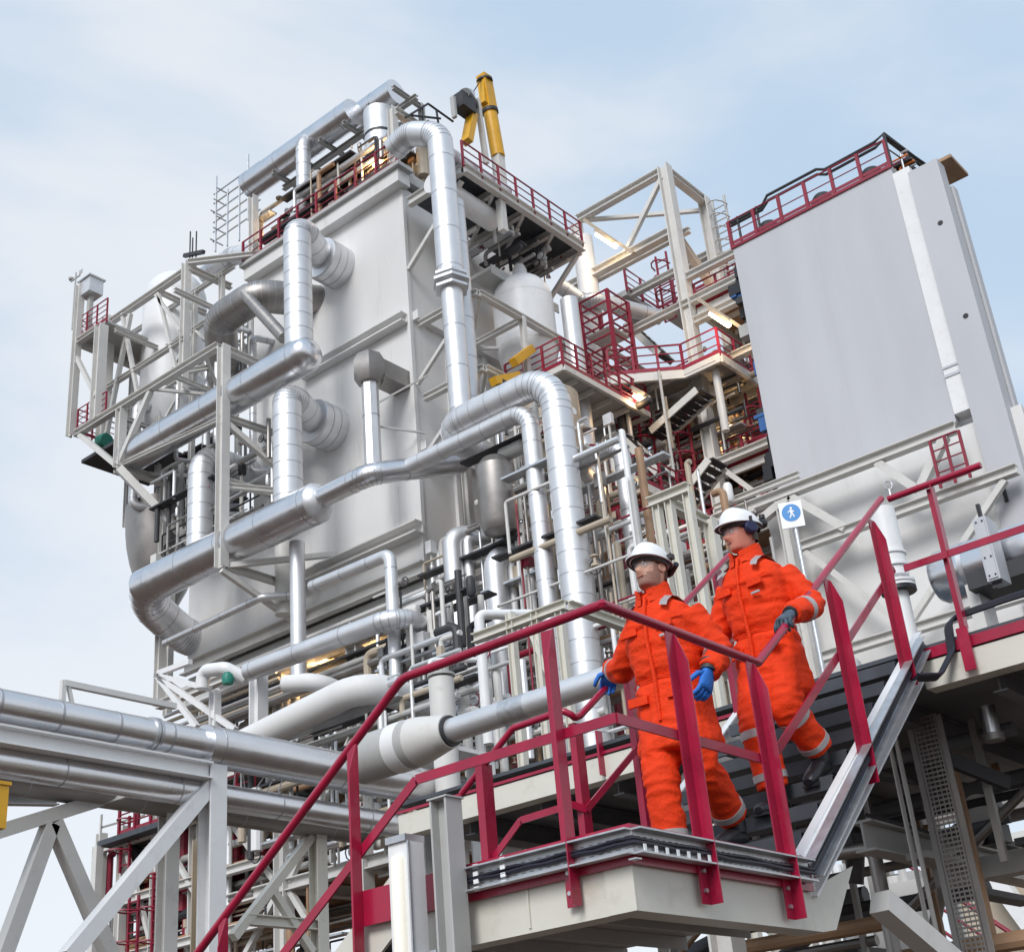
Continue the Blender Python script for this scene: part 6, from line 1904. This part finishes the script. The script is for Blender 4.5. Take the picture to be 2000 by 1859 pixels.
    if glasses:
        gb = MB()
        rr = []
        for h in (0.40, 0.455, 0.52, 0.55):
            rr.append([hc+hf*(0.113*math.cos(a)+0.004)+hs*(0.083*math.sin(a))+hu*H*h for a in [(-1.05+2.1*k/16) for k in range(17)]])
        gb.add([p for r_ in rr for p in r_], [(i*17+k, i*17+k+1, (i+1)*17+k+1, (i+1)*17+k) for i in range(3) for k in range(16)])
        gl = bpy.data.materials.get('glasses_clear')
        if not gl:
            gl = bpy.data.materials.new('glasses_clear')
            gl.use_nodes = True
            b_ = gl.node_tree.nodes['Principled BSDF']
            b_.inputs['Base Color'].default_value = (0.75, 0.76, 0.8, 1)
            b_.inputs['Roughness'].default_value = 0.08
            b_.inputs['Alpha'].default_value = 0.14
        g_ = build('safety_glasses', gb, gl, root)
        build('frame_top', MB().tube([hc+hf*(0.109*math.cos(a)+0.003)+hs*(0.083*math.sin(a))+hu*H*0.555 for a in [(-1.1+2.2*k/12) for k in range(13)]], 0.003, n=5), 'dark', g_)
        for sg in (-1, 1):
            build('temple', MB().bar(hc+hf*0.045+hs*0.081*sg+hu*H*0.53, hc-hf*0.03+hs*0.081*sg+hu*H*0.50, 0.004, 0.008), 'dark', g_)
    # collar, seams, tapes
    nk = pelvis+V((0, 0, 0.565))+spine_top*0.85
    cb = MB()
    rr = []
    for h, a, b, ff in ((0.0, 0.135, 0.125, 0.0), (0.04, 0.118, 0.112, 0.008), (0.09, 0.106, 0.108, 0.016), (0.125, 0.104, 0.11, 0.022)):
        ring = []
        for k in range(28):
            t = 0.22+(2*math.pi-0.44)*k/27
            dip = -0.06*max(0, math.cos(t))**2*(h > 0.05)
            ring.append(nk+f*(b*math.cos(t)+ff)+s*(a*math.sin(t))+V((0, 0, h+dip+0.006*math.sin(5*t))))
        rr.append(ring)
    for r_ in list(rr)[::-1]:
        rr.append([q+(nk-V((q.x, q.y, nk.z))).normalized()*0.014 for q in r_])
    m28 = 28
    cb.add([p for r_ in rr for p in r_], [(i*m28+k, i*m28+k+1, (i+1)*m28+k+1, (i+1)*m28+k) for i in range(len(rr)-1) for k in range(m28-1)])
    build('collar', cb, 'suit', root, ang=70)
    for (path, rs), pts in zip(limbs, arms):
        band(root, path, rs, 0.66, 0.74)
    for path, rs in legs:
        band(root, path, rs, 0.90, 0.95)
        if muffs:
            band(root, path, rs, 0.60, 0.65)
    for sg in (-1, 1):                    # tape over the shoulders
        rb = MB()
        pts_ = [(0.140, 0.505), (0.118, 0.54), (0.06, 0.582), (0.0, 0.592), (-0.06, 0.580), (-0.12, 0.535)]
        base_ = pelvis+spine_top*0.85
        ws = [base_+f*(a_+0.012)+s*(0.135+w_)*sg+V((0, 0, h_+0.012-(0.016 if w_ > 0 else 0))) for a_, h_ in pts_ for w_ in (-0.024, 0.024)]
        rb.add(ws, [(2*i, 2*i+1, 2*i+3, 2*i+2) for i in range(len(pts_)-1)])
        build('shoulder_tape', rb, 'tape', root)
    fz = lambda h, fo, so=0.0: pelvis+spine_top*max(0, min(1, (h+0.05)/0.7))*0.85+f*fo+s*so+V((0, 0, h))
    build('zip_flap', MB().tube([fz(-0.14, 0.180), fz(0.10, 0.168), fz(0.34, 0.182), fz(0.50, 0.158), fz(0.60, 0.12)], 0.012, n=6), 'suit', root)
    for sg in (-1, 1):
        build('pocket_flap', MB().cbox(fz(0.0, 0.172, 0.13*sg), (0.13, 0.02, 0.05), Matrix((s, f, up)).transposed()), 'suit', root)
        build('pocket_flap', MB().cbox(fz(0.40, 0.168, 0.12*sg), (0.11, 0.018, 0.04), Matrix((s, f, up)).transposed()), 'suit', root)
    for pts_ in ([fz(0.44, 0.10, -0.215), fz(0.425, 0.165, -0.11), fz(0.425, 0.178, 0.0), fz(0.425, 0.165, 0.11), fz(0.44, 0.10, 0.215)],
                 [fz(0.115, 0.06, -0.212), fz(0.115, 0.135, -0.14), fz(0.115, 0.158, 0.0), fz(0.115, 0.135, 0.14), fz(0.115, 0.06, 0.212)]):
        build('seam', MB().tube(pts_, 0.0045, n=5, bend=0.05), 'suit', root)
    build('chest_emblem', MB().cbox(fz(0.33, 0.181, 0.12), (0.06, 0.012, 0.014), Matrix((s, f, up)).transposed()), 'tape', root)
    for (wr, d, nr, th, cu) in hands:
        d = V(d).normalized()
        build('cuff', MB().tube([V(wr)-d*0.075, V(wr)-d*0.005], [0.052, 0.047], n=16), 'dark', root)
    # boots
    for i, ft in enumerate(feet):
        ft = V(ft)
        tf = V(toes[i]) if toes else f
        tf = tf.normalized()
        ts = V((0, 0, 1)).cross(tf).normalized()
        tu = tf.cross(ts) if tf.cross(ts).z > 0 else ts.cross(tf)
        bm_ = MB()
        loft(bm_, [oval(ft-tf*0.105+tu*0.035, ts, tu, 0.03, 0.03, n=14), oval(ft-tf*0.095+tu*0.05, ts, tu, 0.042, 0.05, n=14), oval(ft-tf*0.03+tu*0.062, ts, tu, 0.048, 0.062, n=14), oval(ft+tf*0.05+tu*0.052, ts, tu, 0.05, 0.052, n=14), oval(ft+tf*0.13+tu*0.042, ts, tu, 0.054, 0.042, n=14), oval(ft+tf*0.185+tu*0.036, ts, tu, 0.045, 0.034, n=14), oval(ft+tf*0.205+tu*0.03, ts, tu, 0.025, 0.02, n=14)])
        b_ = build('boot', bm_, 'black', root)
        build('boot_shaft', MB().tube([ft-tf*0.045+tu*0.08, ft-tf*0.05+tu*0.23], [0.06, 0.065], n=14), 'black', b_)
        build('sole', MB().sweep(ft-tf*0.11+tu*0.008, ft+tf*0.20+tu*0.008, [(-0.05, -0.008), (0.05, -0.008), (0.05, 0.008), (-0.05, 0.008)], up=tu), 'dark', b_)
    return root


# left worker: right foot on the landing, left foot on the first tread, right hand back on the inner rail
LF = ZL
pel = V((6.53, 4.08, LF+0.99))
ha = V((6.925, 4.80, 4.335))
person('left worker in orange suit and white helmet with blue gloves, right hand on rail', pel, (-1, -0.02, 0),
       feet=[(6.42, 4.16, LF), (6.88, 4.03, LF+RISE)], knees=[(6.41, 4.16, LF+0.52), (6.54, 3.97, LF+0.60)],
       arms=[[(6.51, 4.245, pel.z+0.485), (6.62, 4.47, pel.z+0.32), (6.86, 4.71, 4.40)],
             [(6.52, 3.895, pel.z+0.485), (6.585, 3.775, pel.z+0.23), (6.44, 3.775, pel.z+0.085)]],
       hands=[((6.865, 4.722, 4.388), (0.55, 0.70, -0.50), (-0.3, 0.1, -0.95), (-0.6, 0.0, 0.2), 0.75),
              ((6.435, 3.777, pel.z+0.075), (-0.40, 0.05, -0.9), (0.1, 0.85, 0.1), (-0.9, 0.2, 0.3), 0.5)],
       head_c=(6.475, 4.085, pel.z+0.685), head_f=(-0.97, 0.14, 0.06), head_u=(0.05, 0.0, 1), glove='glove_blue', skin='skin', beard=True, glasses=True,
       toes=[(-1, 0.1, 0), (-1, -0.05, -0.12)])
# right worker: stepping down two treads above, left hand on the outer rail
z2, z3 = ZL+2*RISE, ZL+3*RISE
pel = V((7.36, 3.865, z2+1.005))
person('right worker in orange suit with ear muffs and dark gloves, left hand on rail', pel, (-1, 0.12, 0),
       feet=[(7.24, 3.93, z2), (7.50, 3.73, z3+0.04)], knees=[(7.19, 3.95, z2+0.53), (7.22, 3.74, z3+0.42)],
       arms=[[(7.34, 4.05, pel.z+0.485), (7.36, 4.21, pel.z+0.22), (7.17, 4.22, pel.z+0.06)],
             [(7.37, 3.685, pel.z+0.485), (7.39, 3.535, pel.z+0.235), (7.07, 3.53, 4.455)]],
       hands=[((7.165, 4.218, pel.z+0.05), (-0.3, 0, -0.9), (0.1, -0.85, 0.1), (-0.9, 0, 0.3), 0.5),
              ((7.05, 3.53, 4.44), (-0.8, -0.06, -0.45), (0.25, 0.0, -0.9), (-0.1, 0.9, 0.0), 0.8)],
       head_c=(7.28, 3.865, pel.z+0.685), head_f=(-0.83, 0.52, -0.12), head_u=(-0.1, 0.06, 1), glove='glove_dark', skin='skin_ruddy', muffs=True, glasses=True,
       toes=[(-1, 0.05, -0.05), (-0.9, 0.0, -0.42)])
